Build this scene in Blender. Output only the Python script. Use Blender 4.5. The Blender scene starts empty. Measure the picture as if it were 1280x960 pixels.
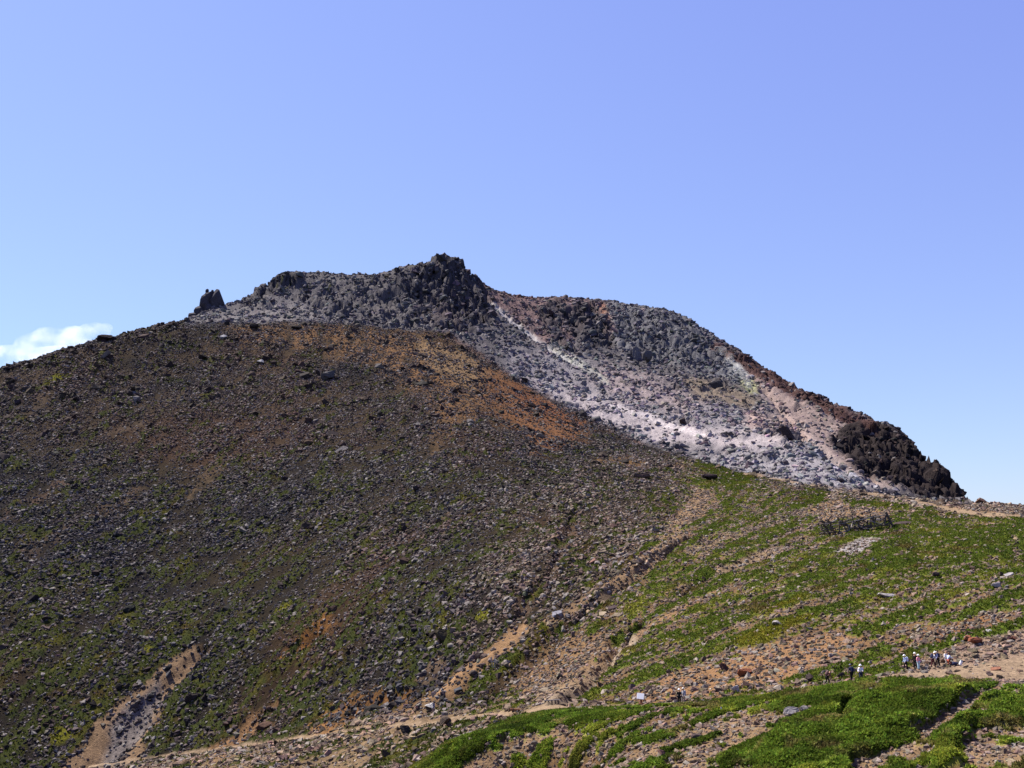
import bpy, bmesh, math, random
import numpy as np
from mathutils import Vector, Matrix, Euler
random.seed(7)   # every scatter below is seeded; RNG = np.random.default_rng(11)
R = math.radians
sc = bpy.context.scene
COL = sc.collection

# ------------------------------------------------------------------ camera
F = 1256.0                      # focal length in pixels of the 1280 x 960 photograph
HOR = 690.0                     # row of the level line
TH = math.atan((HOR - 480) / F)
CT, ST = math.cos(TH), math.sin(TH)
cam_d = bpy.data.cameras.new('camera'); cam = bpy.data.objects.new('camera', cam_d); COL.objects.link(cam)
cam_d.sensor_width = 36; cam_d.lens = 36 * F / 1280; cam_d.clip_start = .2; cam_d.clip_end = 90000
cam.location = (0, 0, 0); cam.rotation_euler = (R(90) + TH, 0, 0)
sc.camera = cam

# ------------------------------------------------------------------ sky and sun
SUN_AZ, SUN_EL = R(-50), R(55)   # from the forward axis, negative = left
w = bpy.data.worlds.new('World'); sc.world = w; w.use_nodes = True
nt = w.node_tree; nt.nodes.clear()
sky = nt.nodes.new('ShaderNodeTexSky'); sky.sky_type = 'NISHITA'; sky.sun_disc = False
sky.sun_elevation = SUN_EL; sky.sun_rotation = SUN_AZ
sky.altitude = 1000; sky.air_density = 1.3; sky.dust_density = .5; sky.ozone_density = 6
sep = nt.nodes.new('ShaderNodeSeparateColor'); com = nt.nodes.new('ShaderNodeCombineColor'); nt.links.new(sky.outputs[0], sep.inputs[0])
for ch, (gam, k) in enumerate(((.66, 1.22), (.80, 1.01), (.4, 2.62))):       # the camera's response curve of each colour channel, for the whole sky alike
    pw = nt.nodes.new('ShaderNodeMath'); pw.operation = 'POWER'; pw.inputs[1].default_value = gam
    ml = nt.nodes.new('ShaderNodeMath'); ml.operation = 'MULTIPLY'; ml.inputs[1].default_value = k
    nt.links.new(sep.outputs[ch], pw.inputs[0]); nt.links.new(pw.outputs[0], ml.inputs[0]); nt.links.new(ml.outputs[0], com.inputs[ch])
bg = nt.nodes.new('ShaderNodeBackground'); bg.inputs[1].default_value = .071
wo = nt.nodes.new('ShaderNodeOutputWorld')
nt.links.new(com.outputs[0], bg.inputs[0]); nt.links.new(bg.outputs[0], wo.inputs[0])
sd = bpy.data.lights.new('sun', 'SUN'); sd.energy = 5; sd.angle = R(.5); sd.color = (1, .94, .83)
sun = bpy.data.objects.new('sun', sd); COL.objects.link(sun)
sv = Vector((math.sin(SUN_AZ) * math.cos(SUN_EL), math.cos(SUN_AZ) * math.cos(SUN_EL), math.sin(SUN_EL)))
sun.rotation_euler = (-sv).to_track_quat('-Z', 'Y').to_euler()
sc.view_settings.view_transform = 'Standard'; sc.view_settings.look = 'None'
sc.view_settings.exposure = 1.42; sc.view_settings.gamma = 1
sc.cycles.max_bounces = 5; sc.cycles.diffuse_bounces = 2; sc.cycles.volume_bounces = 1
sc.cycles.volume_step_rate = 1.0; sc.cycles.transparent_max_bounces = 6

# ------------------------------------------------------------------ noise helpers
def hsh(ix, iy, s):
    h = (ix.astype(np.int64) * 374761393 + iy.astype(np.int64) * 668265263 + s * 974634777) & 0xffffffff
    h = ((h ^ (h >> 13)) * 1274126177) & 0xffffffff
    h = ((h ^ (h >> 16)) * 2246822519) & 0xffffffff
    return ((h ^ (h >> 15)) & 0xffffff) / float(0x1000000)
def gnoise(x, y, s=0):
    ix = np.floor(x); iy = np.floor(y); fx = x - ix; fy = y - iy
    ux = fx * fx * fx * (fx * (fx * 6 - 15) + 10); uy = fy * fy * fy * (fy * (fy * 6 - 15) + 10)
    def g(dx, dy):
        a = hsh(ix + dx, iy + dy, s) * (2 * math.pi)
        return np.cos(a) * (fx - dx) + np.sin(a) * (fy - dy)
    n0 = g(0, 0) * (1 - ux) + g(1, 0) * ux; n1 = g(0, 1) * (1 - ux) + g(1, 1) * ux
    return (n0 * (1 - uy) + n1 * uy) * 1.5
def fbm(x, y, o=4, s=0, gain=.5):
    t = 0; a = 1; n = 0
    for i in range(o):
        t = t + a * gnoise(x, y, s + i * 17); n += a; a *= gain; x = x * 2.03 + 7.7; y = y * 2.03 - 3.1
    return t / n
def worley(x, y, s=0):
    ix = np.floor(x); iy = np.floor(y)
    f1 = np.full(x.shape, 9.); f2 = np.full(x.shape, 9.); idd = np.zeros(x.shape)
    for dx in (-1, 0, 1):
        for dy in (-1, 0, 1):
            cx = ix + dx; cy = iy + dy
            px = cx + hsh(cx, cy, s + 1); py = cy + hsh(cx, cy, s + 2)
            d = np.hypot(px - x, py - y); c = d < f1
            f2 = np.where(c, f1, np.minimum(f2, d)); idd = np.where(c, hsh(cx, cy, s + 3), idd); f1 = np.where(c, d, f1)
    return f1, f2, idd
def ss(a, b, x):
    t = np.clip((x - a) / (b - a), 0, 1); return t * t * (3 - 2 * t)
def lin(r, g, b):
    c = np.array([r, g, b], float) / 255
    return np.where(c < .04045, c / 12.92, ((c + .055) / 1.055) ** 2.4)

# ------------------------------------------------------------------ surveying: direction + distance -> point in the valley
def P(u, v, d):
    c = (480 - v) / F
    X = (u - 640) / F; Y = CT - c * ST; Z = ST + c * CT
    return (X * d / Y, d, Z * d / Y)
def project(x, y, z):
    f = y * CT + z * ST; up = -y * ST + z * CT
    f = np.maximum(f, 1e-3)
    return 640 + F * x / f, 480 - F * up / f

CP = []
def cp(*a): CP.append(P(*a))
def world(x, y, z): CP.append((x, y, z))
def seg(u0, v0, d0, u1, v1, d1, n, sag=0.0):
    a = np.array(P(u0, v0, d0)); b = np.array(P(u1, v1, d1))
    for i in range(n):
        t = i / (n - 1); p = a * (1 - t) + b * t
        p[2] -= sag * 4 * t * (1 - t) * (b[2] - a[2]); CP.append(tuple(p))
# left flank, foot to lip
seg(-330, 1010, 222, -300, 560, 430, 6, .05)
seg(-120, 1010, 226, -110, 500, 455, 7, .05)
seg(0, 1005, 226, 10, 461, 472, 7, .05)
seg(110, 975, 232, 125, 427, 505, 8, .05)
seg(235, 950, 232, 235, 405, 538, 9, .05)
seg(350, 932, 215, 360, 404, 556, 9, .05)
seg(440, 914, 203, 440, 410, 560, 9, .05)
seg(530, 902, 186, 520, 416, 556, 9, .05)
seg(610, 893, 165, 600, 444, 538, 8, .05)
seg(690, 862, 160, 690, 500, 492, 7, .04)
seg(745, 835, 158, 745, 525, 462, 6, .04)
seg(800, 830, 150, 800, 552, 430, 5, .03)
seg(860, 820, 146, 862, 577, 396, 5, .02)
seg(940, 815, 138, 940, 594, 358, 5, .0)
seg(1030, 815, 130, 1020, 609, 322, 5, -.02)
seg(1110, 800, 128, 1110, 620, 296, 5, -.04)
seg(1200, 785, 124, 1200, 630, 270, 5, -.05)
seg(1290, 775, 120, 1290, 636, 258, 5, -.06)
seg(1450, 770, 115, 1450, 655, 250, 4, -.06)
# trail
for a in ((60, 990, 215), (190, 953, 221), (330, 934, 206), (430, 919, 192), (500, 907, 180), (560, 902, 168), (640, 895, 152), (690, 887, 142), (740, 885, 134),
          (800, 882, 124), (850, 879, 117), (905, 876, 115), (960, 872, 114), (1035, 856, 112), (1070, 850, 111), (1110, 846, 110), (1150, 842, 109), (1200, 838, 109), (1280, 828, 110), (1450, 830, 108)):
    cp(a[0], a[1] - 2.5, a[2])
# near spur below the trail
for a in ((520, 962, 118), (580, 928, 121), (640, 900, 126), (700, 891, 121), (780, 887, 113), (850, 882, 108), (950, 874, 104), (1035, 861, 101), (1100, 849, 101), (1180, 849, 101), (1270, 852, 97),
          (600, 962, 106), (720, 930, 103), (860, 915, 97), (1000, 900, 92), (1130, 900, 88), (1270, 900, 85), (1450, 900, 84), (760, 965, 92), (900, 962, 84), (1050, 962, 78), (1180, 962, 73), (1290, 962, 70), (1450, 960, 70),
          (460, 992, 122), (400, 1010, 128), (600, 1040, 95), (900, 1060, 72), (1200, 1060, 62)):
    cp(*a)
# hollow between spur and the stones of the gully left of it
for a in ((430, 950, 165), (500, 940, 158), (350, 968, 170), (560, 925, 150)): cp(*a)
# camera's own knoll
for a in ((0, 0, -1.7), (-12, -8, -1.8), (14, -10, -1.6), (0, 22, -8), (-10, 45, -17), (16, 45, -14.5), (40, 40, -13), (-60, 60, -30), (-120, 110, -50), (-30, 80, -27), (0, 100, -31), (-60, 140, -45)): world(*a)
# dome skyline and what lies between
for a in ((240, 398, 575), (270, 384, 590), (300, 377, 600), (320, 366, 612), (345, 349, 622), (368, 342, 628), (410, 344, 634), (460, 346, 636), (490, 341, 636), (520, 330, 640), (548, 324, 644), (576, 328, 646), (590, 350, 648),
          (615, 362, 672), (650, 371, 688), (700, 373, 694), (745, 375, 692), (800, 385, 676), (850, 396, 660), (885, 416, 636), (920, 436, 610), (960, 463, 578), (1000, 487, 548), (1050, 508, 508), (1095, 529, 474), (1130, 547, 448), (1165, 572, 420), (1190, 602, 396), (1206, 624, 380)):
    cp(*a)
for a in ((300, 392, 578), (360, 385, 590), (360, 365, 610), (430, 370, 606), (500, 375, 604), (540, 350, 622), (560, 385, 600), (590, 390, 604), (440, 392, 584), (520, 400, 574), (570, 412, 566),
          (610, 385, 622), (620, 410, 592), (660, 400, 622), (660, 440, 556), (700, 400, 642), (720, 440, 574), (740, 425, 604), (760, 455, 556), (800, 415, 618), (800, 445, 580), (850, 430, 596), (850, 465, 548), (900, 460, 566), (935, 480, 544), (900, 490, 520), (960, 500, 518),
          (700, 490, 506), (760, 505, 482), (800, 525, 462), (850, 530, 452), (900, 540, 434), (960, 545, 420), (1000, 550, 412), (1040, 540, 452), (900, 562, 412), (960, 580, 382), (1020, 580, 378), (1040, 600, 352), (1080, 590, 372), (1080, 560, 428), (1130, 590, 398), (1100, 612, 350), (1160, 612, 384), (1160, 622, 350), (1070, 535, 470), (1110, 552, 446), (1150, 577, 418), (1180, 606, 396)):
    cp(*a)
# behind the skylines the ground falls away
for (u, v, d, dd, dz) in ((-300, 560, 430, 90, -40), (-110, 500, 455, 90, -40), (10, 461, 472, 80, -32), (125, 427, 505, 80, -28), (235, 400, 545, 70, -24), (300, 377, 600, 70, -24), (368, 342, 628, 80, -30), (460, 346, 636, 80, -16), (540, 325, 644, 60, -26), (620, 362, 676, 80, -18),
                          (700, 373, 694, 90, -24), (800, 385, 676, 90, -26), (885, 416, 636, 90, -34), (960, 463, 578, 90, -36), (1050, 508, 508, 90, -44), (1130, 547, 448, 90, -56), (1206, 624, 380, 70, -60),
                          (1290, 636, 258, 60, -22), (1210, 628, 272, 60, -14), (1450, 655, 250, 60, -24)):
    x, y, z = P(u, v, d); world(x * (d + dd) / d, y + dd, z + dz)
    if 700 < u < 1208: world(x + 16, y + 16, z - 14); world(x + 30, y + 34, z - 30); world(x + 60, y + 60, z - 60); world(x + 110, y + 150, z - 125)
for a in ((-500, 900, -60), (-200, 900, -30), (0, 930, -20), (330, 900, -120), (500, 800, -160), (500, 400, -70), (-600, 500, -60)): world(*a)
CP = np.array(CP); S_ = 100.0

def tps_fit(pts, lam=2e-4):
    n = len(pts); X = pts[:, :2] / S_
    r2 = ((X[:, None] - X[None]) ** 2).sum(-1) + 1e-12
    K = .5 * r2 * np.log(r2) + lam * np.eye(n) * n / 100
    A = np.zeros((n + 3, n + 3)); A[:n, :n] = K; A[:n, n] = 1; A[:n, n + 1:] = X; A[n, :n] = 1; A[n + 1:, :n] = X.T
    return X, np.linalg.solve(A, np.concatenate([pts[:, 2], [0, 0, 0]]))
TX, TW = tps_fit(CP)
def ground(x, y, grad=False):
    sh = x.shape; x = x.ravel() / S_; y = y.ravel() / S_; n = len(TX)
    z = np.empty(len(x)); gx = np.empty(len(x)); gy = np.empty(len(x))
    for i in range(0, len(x), 20000):
        a = slice(i, i + 20000)
        dx = x[a, None] - TX[None, :, 0]; dy = y[a, None] - TX[None, :, 1]
        r2 = dx * dx + dy * dy + 1e-12; L = np.log(r2)
        z[a] = (.5 * r2 * L) @ TW[:n] + TW[n] + TW[n + 1] * x[a] + TW[n + 2] * y[a]
        if grad:
            q = (L + 1) * TW[None, :n]
            gx[a] = (dx * q).sum(1) + TW[n + 1]; gy[a] = (dy * q).sum(1) + TW[n + 2]
    z = z.reshape(sh)
    return (z, gx.reshape(sh) / S_, gy.reshape(sh) / S_) if grad else z

# ------------------------------------------------------------------ the ground as one fan of points round the viewpoint
QUICK = False
NA, ND = (860, 820) if not QUICK else (430, 410)
ta = np.linspace(-33, 33, NA); ta = np.concatenate([np.linspace(-80, -34, 14), ta, np.linspace(34, 80, 14)])
td = np.concatenate([np.linspace(1.0, 52, 14), np.exp(np.linspace(math.log(55), math.log(790), ND)), np.array([830, 900, 1000])])
AA, DD = np.meshgrid(np.radians(ta), td, indexing='ij')
# distance measured along the forward axis inside the view, so rows stay straight
GX = np.where(np.abs(AA) < R(50), np.tan(np.clip(AA, -R(50), R(50))) * DD, np.sin(AA) / math.cos(R(50)) * DD)
GY = np.where(np.abs(AA) < R(50), DD, np.cos(AA) / math.cos(R(50)) * DD)
GZ, DZX, DZY = ground(GX, GY, True)
U, V = project(GX, GY, GZ)
gl = np.hypot(DZX, DZY) + 1e-4; FX, FY = -DZX / gl, -DZY / gl      # fall line

def streak(scale, L, s, k=5, o=2):
    t = 0
    for i in range(-k, k + 1):
        t = t + fbm((GX + FX * L * i / k) / scale, (GY + FY * L * i / k) / scale, o, s)
    return t / (2 * k + 1) * 2.6
N40 = fbm(GX / 40, GY / 40, 4, 3); N12 = fbm(GX / 12, GY / 12, 4, 5); N4 = fbm(GX / 4.2, GY / 4.2, 3, 9); N1 = fbm(GX / 1.3, GY / 1.3, 2, 21)
S6 = streak(6, 16, 31); S14 = streak(14, 40, 37); S3 = streak(2.6, 8, 41)
WU = U + 9 * N12 * np.clip(250 / DD, .4, 1.3) + 5 * N4; WV = V + 6 * fbm(GX / 11 + 50, GY / 11, 4, 77) + 4 * fbm(GX / 4 + 9, GY / 4, 3, 78)

def poly(pts, soft=6, warp=1.0):
    u = U + (WU - U) * warp; v = V + (WV - V) * warp
    x0 = min(p[0] for p in pts) - 40; x1 = max(p[0] for p in pts) + 40; y0 = min(p[1] for p in pts) - 40; y1 = max(p[1] for p in pts) + 40
    sel = (u > x0) & (u < x1) & (v > y0) & (v < y1)
    out = np.zeros(U.shape); u = u[sel]; v = v[sel]
    d = np.full(u.shape, 1e9); ins = np.zeros(u.shape, bool)
    for (ax, ay), (bx, by) in zip(pts, pts[1:] + pts[:1]):
        ex, ey = bx - ax, by - ay; t = np.clip(((u - ax) * ex + (v - ay) * ey) / (ex * ex + ey * ey + 1e-9), 0, 1)
        d = np.minimum(d, np.hypot(u - ax - t * ex, v - ay - t * ey))
        c = ((ay > v) != (by > v)) & (u < (bx - ax) * (v - ay) / (by - ay + 1e-12) + ax); ins ^= c
    out[sel] = ss(-soft, soft, np.where(ins, d, -d)); return out
def stroke(pts, soft=.5, warp=.5):                # pts: (u, v, full height of the band)
    u = U + (WU - U) * warp; v = V + (WV - V) * warp; best = np.zeros(U.shape)
    for (ax, ay, aw), (bx, by, bw) in zip(pts, pts[1:]):
        m = max(aw, bw) + 10
        sel = (u > min(ax, bx) - m) & (u < max(ax, bx) + m) & (v > min(ay, by) - m) & (v < max(ay, by) + m)
        uu = u[sel]; vv = v[sel]; ex, ey = bx - ax, by - ay
        t = np.clip(((uu - ax) * ex + (vv - ay) * ey) / (ex * ex + ey * ey + 1e-9), 0, 1)
        d = np.hypot(uu - ax - t * ex, vv - ay - t * ey) / (.5 * (aw + t * (bw - aw)))
        best[sel] = np.maximum(best[sel], 1 - ss(1 - soft, 1 + soft, d))
    return best

CRAGS = (([(490, 350), (515, 330), (545, 320), (582, 322), (596, 345), (612, 372), (616, 405), (590, 412), (545, 385), (505, 372)], 1.15), ([(305, 380), (340, 346), (372, 338), (378, 350), (340, 366)], 1.0), ([(360, 372), (480, 345), (560, 370), (600, 420), (540, 410), (420, 400)], .6),
               ([(672, 390), (695, 372), (715, 385), (700, 410), (712, 430), (690, 432)], .9), ([(700, 400), (720, 382), (740, 380), (758, 402), (770, 436), (725, 430)], 1.25), ([(785, 435), (810, 430), (815, 450), (792, 452)], .9), ([(1040, 552), (1066, 532), (1100, 532), (1170, 572), (1206, 622), (1150, 616), (1110, 600), (1070, 585)], 1.0),
               ([(770, 385), (860, 400), (905, 440), (910, 465), (830, 455), (775, 430)], .45), ([(905, 432), (960, 462), (1090, 525), (1090, 540), (960, 480)], .4), ([(950, 535), (985, 530), (1010, 550), (985, 556)], .7), ([(885, 475), (905, 472), (915, 485), (895, 488)], .5), ([(150, 420), (232, 400), (240, 420), (120, 440)], .25), ([(0, 460), (130, 425), (130, 440), (0, 475)], .25))
# zones -------------------------------------------------------------------------------------------
Z_dome = poly([(200, 300), (232, 404), (290, 404), (400, 402), (500, 410), (560, 416), (600, 440), (640, 470), (690, 497), (740, 523), (800, 550), (862, 572), (930, 590), (1000, 606), (1100, 617), (1212, 627), (1260, 600), (1000, 300), (600, 200)], 4, .7)
Z_front = poly([(480, 990), (520, 958), (580, 926), (640, 898), (700, 890), (780, 886), (850, 881), (950, 872), (1035, 859), (1080, 850), (1110, 848), (1180, 848), (1262, 849), (1300, 858), (1600, 850), (1600, 1400), (480, 1400)], 2, .25) * (DD < 135)
Z_right = poly([(862, 574), (830, 640), (740, 760), (640, 840), (600, 895), (850, 885), (1290, 870), (1700, 800), (1700, 560), (1212, 620), (1000, 604)], 42, 2.2) * (1 - Z_front) * (1 - Z_dome)
Z_left = np.clip(1 - Z_dome - Z_front - Z_right, 0, 1)
TR = [(1330, 828, 34), (1280, 835, 30), (1200, 841, 15), (1110, 845, 9), (1060, 852, 5), (960, 872, 5), (880, 879, 5), (800, 882, 6), (720, 887, 9), (690, 886, 13), (640, 893, 7), (560, 900, 6), (500, 904, 6), (430, 916, 5), (330, 929, 5), (190, 947, 5), (100, 960, 5), (20, 985, 5)]
Z_trail = np.maximum(stroke(TR, .35, .25), stroke([(1330, 648, 7), (1280, 646, 6), (1230, 643, 6), (1190, 637, 6), (1140, 626, 5), (1060, 613, 4), (1000, 605, 3), (930, 592, 3)], .5, .3))
Z_trail *= (1 - Z_front) * np.where((U < 655) & (V > 800), ss(-.45, .25, N4 + .5 * N12 + .25), 1)

COLR = np.zeros(U.shape + (3,)); STC = np.zeros(U.shape + (3,)); G = np.zeros(U.shape); SD = np.ones(U.shape)
def lay(m, c, k=1.0):
    m = (m * k)[..., None]; COLR[:] = COLR * (1 - m) + np.asarray(c) * m
def lays(m, c, k=1.0):
    m = (m * k)[..., None]; STC[:] = STC * (1 - m) + np.asarray(c) * m
def mx(m, k, arr):
    arr[:] = arr * (1 - m) + k * m
SOIL = np.array([.135, .082, .042]); SOIL_L = np.array([.205, .135, .078]); OCH = np.array([.33, .15, .045]); RED = np.array([.27, .095, .05])
DARK = np.array([.027, .020, .012]); GREY = np.array([.088, .08, .084]); PALE = np.array([.42, .365, .37]); PINK = np.array([.20, .13, .125])
ST_D = np.array([.042, .035, .033]); ST_B = np.array([.125, .092, .07]); ST_G = np.array([.085, .080, .086]); ST_K = np.array([.05, .036, .036])
# left flank
lay(Z_left, DARK); lays(Z_left, ST_D)
lay(Z_left * ss(.0, .7, .45 * S14 + .7 * N12 + .6 * N40), [.055, .035, .019], .8)
lay(Z_left * ss(.55, .95, S6 * .8 + .5 * N12 + .15), [.10, .066, .036], .8)
up = ss(620, 470, V)
lay(Z_left * up, [.072, .045, .027], .6); lays(Z_left * up, [.060, .043, .036], .7)
BIGN = fbm(GX / 75 + 3, GY / 75, 4, 121) * 1.5 + .25 * S14 + .25 * N12
lay(Z_left * ss(.05, .6, BIGN), [.060, .032, .020], .75); lays(Z_left * ss(.05, .6, BIGN), [.062, .040, .032], .7)
lay(Z_left * ss(.05, .55, -BIGN), [.012, .010, .009], .8); lays(Z_left * ss(.05, .55, -BIGN), [.027, .024, .028], .75)
lay(Z_left * ss(700, 900, V + 40 * N12), [.014, .013, .007], .6)
mx(Z_left, .26 + .46 * ss(540, 860, V) + .16 * ss(.0, .5, N40), G)
# right slope
lay(Z_right, SOIL * .95); lays(Z_right, ST_B)
lay(Z_right * ss(.0, .6, N12), SOIL_L, .6)
mx(Z_right, .56, G)
blend = poly([(640, 610), (770, 570), (870, 580), (830, 700), (740, 790), (640, 850), (560, 820)], 40, 2) * (1 - Z_dome)
mx(blend * Z_left, .46, G); lays(blend * Z_left, ST_B * .8, .7); lay(blend * Z_left * ss(-.1, .5, N12 + .4 * S6), [.10, .066, .038], .7)
mx(poly([(800, 700), (960, 625), (1150, 645), (1300, 640), (1300, 760), (1150, 790), (1000, 790), (860, 800), (770, 800)], 22), .60, G)
mx(poly([(1060, 700), (1130, 655), (1300, 648), (1300, 700), (1180, 715), (1080, 730)], 14), .86, G)
mx(poly([(1000, 720), (1060, 680), (1090, 690), (1060, 740), (960, 745)], 14), .8, G)
# near spur
lay(Z_front, SOIL); lays(Z_front, ST_B); lay(Z_front * ss(.0, .5, N4), SOIL_L, .6); mx(Z_front, .5 + .22 * ss(-.2, .4, N12), G)
mx(Z_front * poly([(930, 990), (980, 915), (1060, 860), (1110, 846), (1250, 850), (1190, 892), (1120, 930), (1060, 990)], 12), 1.0, G)
mx(Z_front * poly([(1150, 960), (1200, 905), (1300, 860), (1300, 930), (1240, 960)], 10), .92, G)
mx(Z_front * stroke([(560, 950, 26), (640, 908, 22), (720, 898, 14), (850, 890, 14), (950, 878, 14), (1060, 858, 16)], .4), .84, G)
for pts in ([(1262, 855, 5), (1215, 880, 7), (1180, 905, 9), (1150, 930, 10), (1070, 965, 11)], [(700, 915, 10), (640, 940, 11), (580, 968, 13)], [(930, 892, 5), (870, 920, 12), (800, 945, 13), (760, 968, 14)],
            [(1010, 885, 8), (930, 910, 13), (880, 940, 16), (840, 968, 18)], [(1220, 920, 10), (1280, 918, 8)], [(1210, 945, 15), (1300, 940, 22)], [(1100, 850, 3), (1075, 880, 5), (1050, 905, 4)], [(830, 890, 4), (760, 912, 5), (700, 935, 8)], [(860, 965, 12), (930, 925, 8), (990, 905, 4)]):
    m = Z_front * stroke([(p[0], p[1], p[2] * 1.4) for p in pts], .8, 1.1); mx(m, .1, G); lay(m, SOIL_L, .9)
# bare ground of the right side
def bare(m, c, g=.06, sd=None, k=1.0):
    lay(m, np.asarray(c) * .5, k); mx(m * min(1, k + .2), g, G)
    if sd is not None: mx(m, sd, SD)
bare(poly([(1088, 850), (1110, 840), (1135, 833), (1210, 806), (1250, 790), (1330, 775), (1330, 860), (1190, 850)], 3, .4), np.array([.42, .29, .21]), .02, 1.3)
bare(poly([(1100, 822), (1165, 785), (1235, 765), (1256, 772), (1225, 795), (1150, 815)], 5), np.array([.33, .17, .08]), .05, 1.5)
mx(stroke([(1080, 844, 6), (1130, 823, 11), (1200, 800, 11), (1290, 776, 10)], .5, .5), .97, G)
bare(poly([(850, 880), (780, 880), (820, 850), (900, 820), (960, 800), (1030, 790), (1090, 800), (1040, 830), (960, 860)], 8), np.array([.42, .235, .12]), .14, .8, .88)
bare(poly([(660, 880), (700, 845), (760, 810), (790, 785), (800, 800), (770, 835), (720, 870), (700, 884)], 5), np.array([.45, .34, .24]), .03, .12)
bare(stroke([(800, 790, 10), (850, 765, 5), (900, 740, 3)], .6), np.array([.36, .22, .12]), .06, .7)
bare(stroke([(880, 620, 26), (820, 690, 20), (760, 735, 14), (690, 775, 12), (640, 800, 12), (600, 840, 16)], .7), np.array([.43, .28, .165]), .14, .6, .85)
bare(stroke([(655, 785, 14), (615, 822, 28), (560, 865, 24), (500, 898, 18)], .8, 1.2), np.array([.50, .30, .16]), .04, .22)
bare(poly([(630, 850), (680, 800), (760, 785), (775, 800), (720, 850), (660, 878)], 8), np.array([.34, .205, .105]), .12, .9, .85)
bare(stroke([(900, 715, 8), (960, 690, 14), (990, 685, 6)], .6), np.array([.40, .28, .17]), .05, .8)
bare(poly([(1000, 640), (1040, 620), (1110, 632), (1115, 645), (1070, 650), (1030, 655)], 5), np.array([.42, .26, .14]), .08, .8)
bare(poly([(1036, 694), (1072, 674), (1102, 671), (1098, 679), (1070, 693)], 2.5, .5), np.array([.50, .45, .44]), .0, .5)
bare(stroke([(860, 690, 10), (930, 665, 10), (1000, 640, 12)], .6), np.array([.38, .27, .16]), .2, 1, .8)
bare(stroke([(1000, 610, 14), (1100, 625, 10), (1200, 634, 12), (1320, 640, 12)], .5), np.array([.36, .23, .13]), .08, 1.8, .9)
mx(poly([(868, 574), (955, 588), (925, 613), (885, 608)], 5), .93, G)
mx(poly([(990, 625), (1010, 610), (1045, 618), (1020, 632), (985, 640)], 4), .95, G); mx(poly([(1050, 622), (1110, 628), (1145, 634), (1120, 640), (1060, 632)], 3), .95, G)
# gravelly ground at the gully's foot, lower left of the spur
m = poly([(150, 960), (330, 925), (480, 895), (620, 880), (700, 885), (640, 897), (520, 960), (400, 1010), (100, 1010)], 8) * (1 - Z_front)
bare(m, np.array([.40, .27, .155]), .34, .75, .85); lays(m, ST_B * np.array([1, .96, .88]), .7)
mx(poly([(470, 940), (530, 905), (545, 925), (520, 962), (460, 962)], 6) * (1 - Z_front), .9, G)
# left flank scars
bare(poly([(60, 985), (120, 905), (190, 845), (240, 806), (262, 812), (225, 850), (200, 895), (175, 945), (130, 985)], 7, 1.2), np.array([.40, .26, .155]), .03, .10)
bare(poly([(110, 960), (150, 895), (200, 850), (205, 865), (180, 905), (150, 960)], 6, 1.2), np.array([.30, .26, .25]), .0, .3, .9)
for pts, c in (([(408, 775, 10), (385, 800, 17), (355, 825, 10)], OCH * 1.0), ([(345, 880, 8), (310, 905, 22), (270, 935, 20)], np.array([.36, .2, .10])), ([(500, 870, 14), (450, 885, 26), (395, 910, 14)], np.array([.37, .18, .07])),
               ([(175, 610, 4), (150, 630, 14), (110, 645, 5)], np.array([.22, .14, .09])), ([(290, 570, 6), (260, 592, 14), (235, 620, 6)], np.array([.25, .165, .10])), ([(70, 475, 6), (30, 520, 10), (-10, 545, 9)], np.array([.2, .135, .09])),
               ([(235, 490, 4), (180, 525, 6), (130, 545, 4)], np.array([.2, .14, .1])), ([(90, 600, 6), (40, 625, 10), (0, 650, 8)], np.array([.2, .12, .09])), ([(90, 660, 8), (30, 690, 14)], np.array([.18, .12, .09])),
               ([(560, 640, 6), (555, 665, 9)], np.array([.2, .14, .1])), ([(565, 790, 6), (545, 830, 14), (525, 850, 8)], np.array([.24, .16, .11])), ([(560, 505, 16), (548, 540, 12), (540, 565, 6)], np.array([.25, .15, .08])), ([(720, 640, 8), (700, 700, 12), (650, 760, 14)], np.array([.25, .16, .11]))):
    bare(stroke([(p[0], p[1], p[2] * 1.5) for p in pts], .9, 1.5) * ss(-.55, .25, N4 + .6 * S3 + .3 * N1), np.asarray(c) * 1.15, .05, .3, .88 if pts[0][1] > 760 else .55)
# ochre shoulders under the dome
bare(Z_left * poly([(280, 404), (400, 402), (520, 414), (600, 448), (640, 480), (600, 520), (560, 545), (530, 500), (470, 460), (390, 440), (300, 430)], 14) * ss(-.35, .3, S6 + .6 * N12 + .15), np.array([.33, .18, .085]), .06, .35, .95)
bare(poly([(520, 420), (580, 438), (620, 465), (590, 490), (560, 470), (520, 450)], 8), np.array([.40, .26, .14]), .05, .25, .85)
bare(ss(-1.1, -.1, S3 + .6 * N4 + .3 * S6) * poly([(606, 458), (640, 470), (690, 498), (738, 530), (728, 552), (668, 568), (655, 545), (620, 520), (606, 496)], 17, 1.8), np.array([.36, .168, .078]), .02, .22, .9)
bare(ss(-.5, .4, S3 - .4 * N4) * poly([(640, 480), (700, 510), (740, 535), (690, 530), (650, 510)], 8), RED * 1.2, .02, .2, .7)
bare(stroke([(560, 416, 8), (620, 455, 9), (690, 498, 9), (745, 527, 8), (800, 552, 8)], .6), np.array([.34, .21, .17]), .02, 1.0, .8)
bare(stroke([(750, 575, 10), (800, 578, 14), (850, 585, 8)], .6), np.array([.33, .19, .08]), .1, .6, .8)
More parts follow.
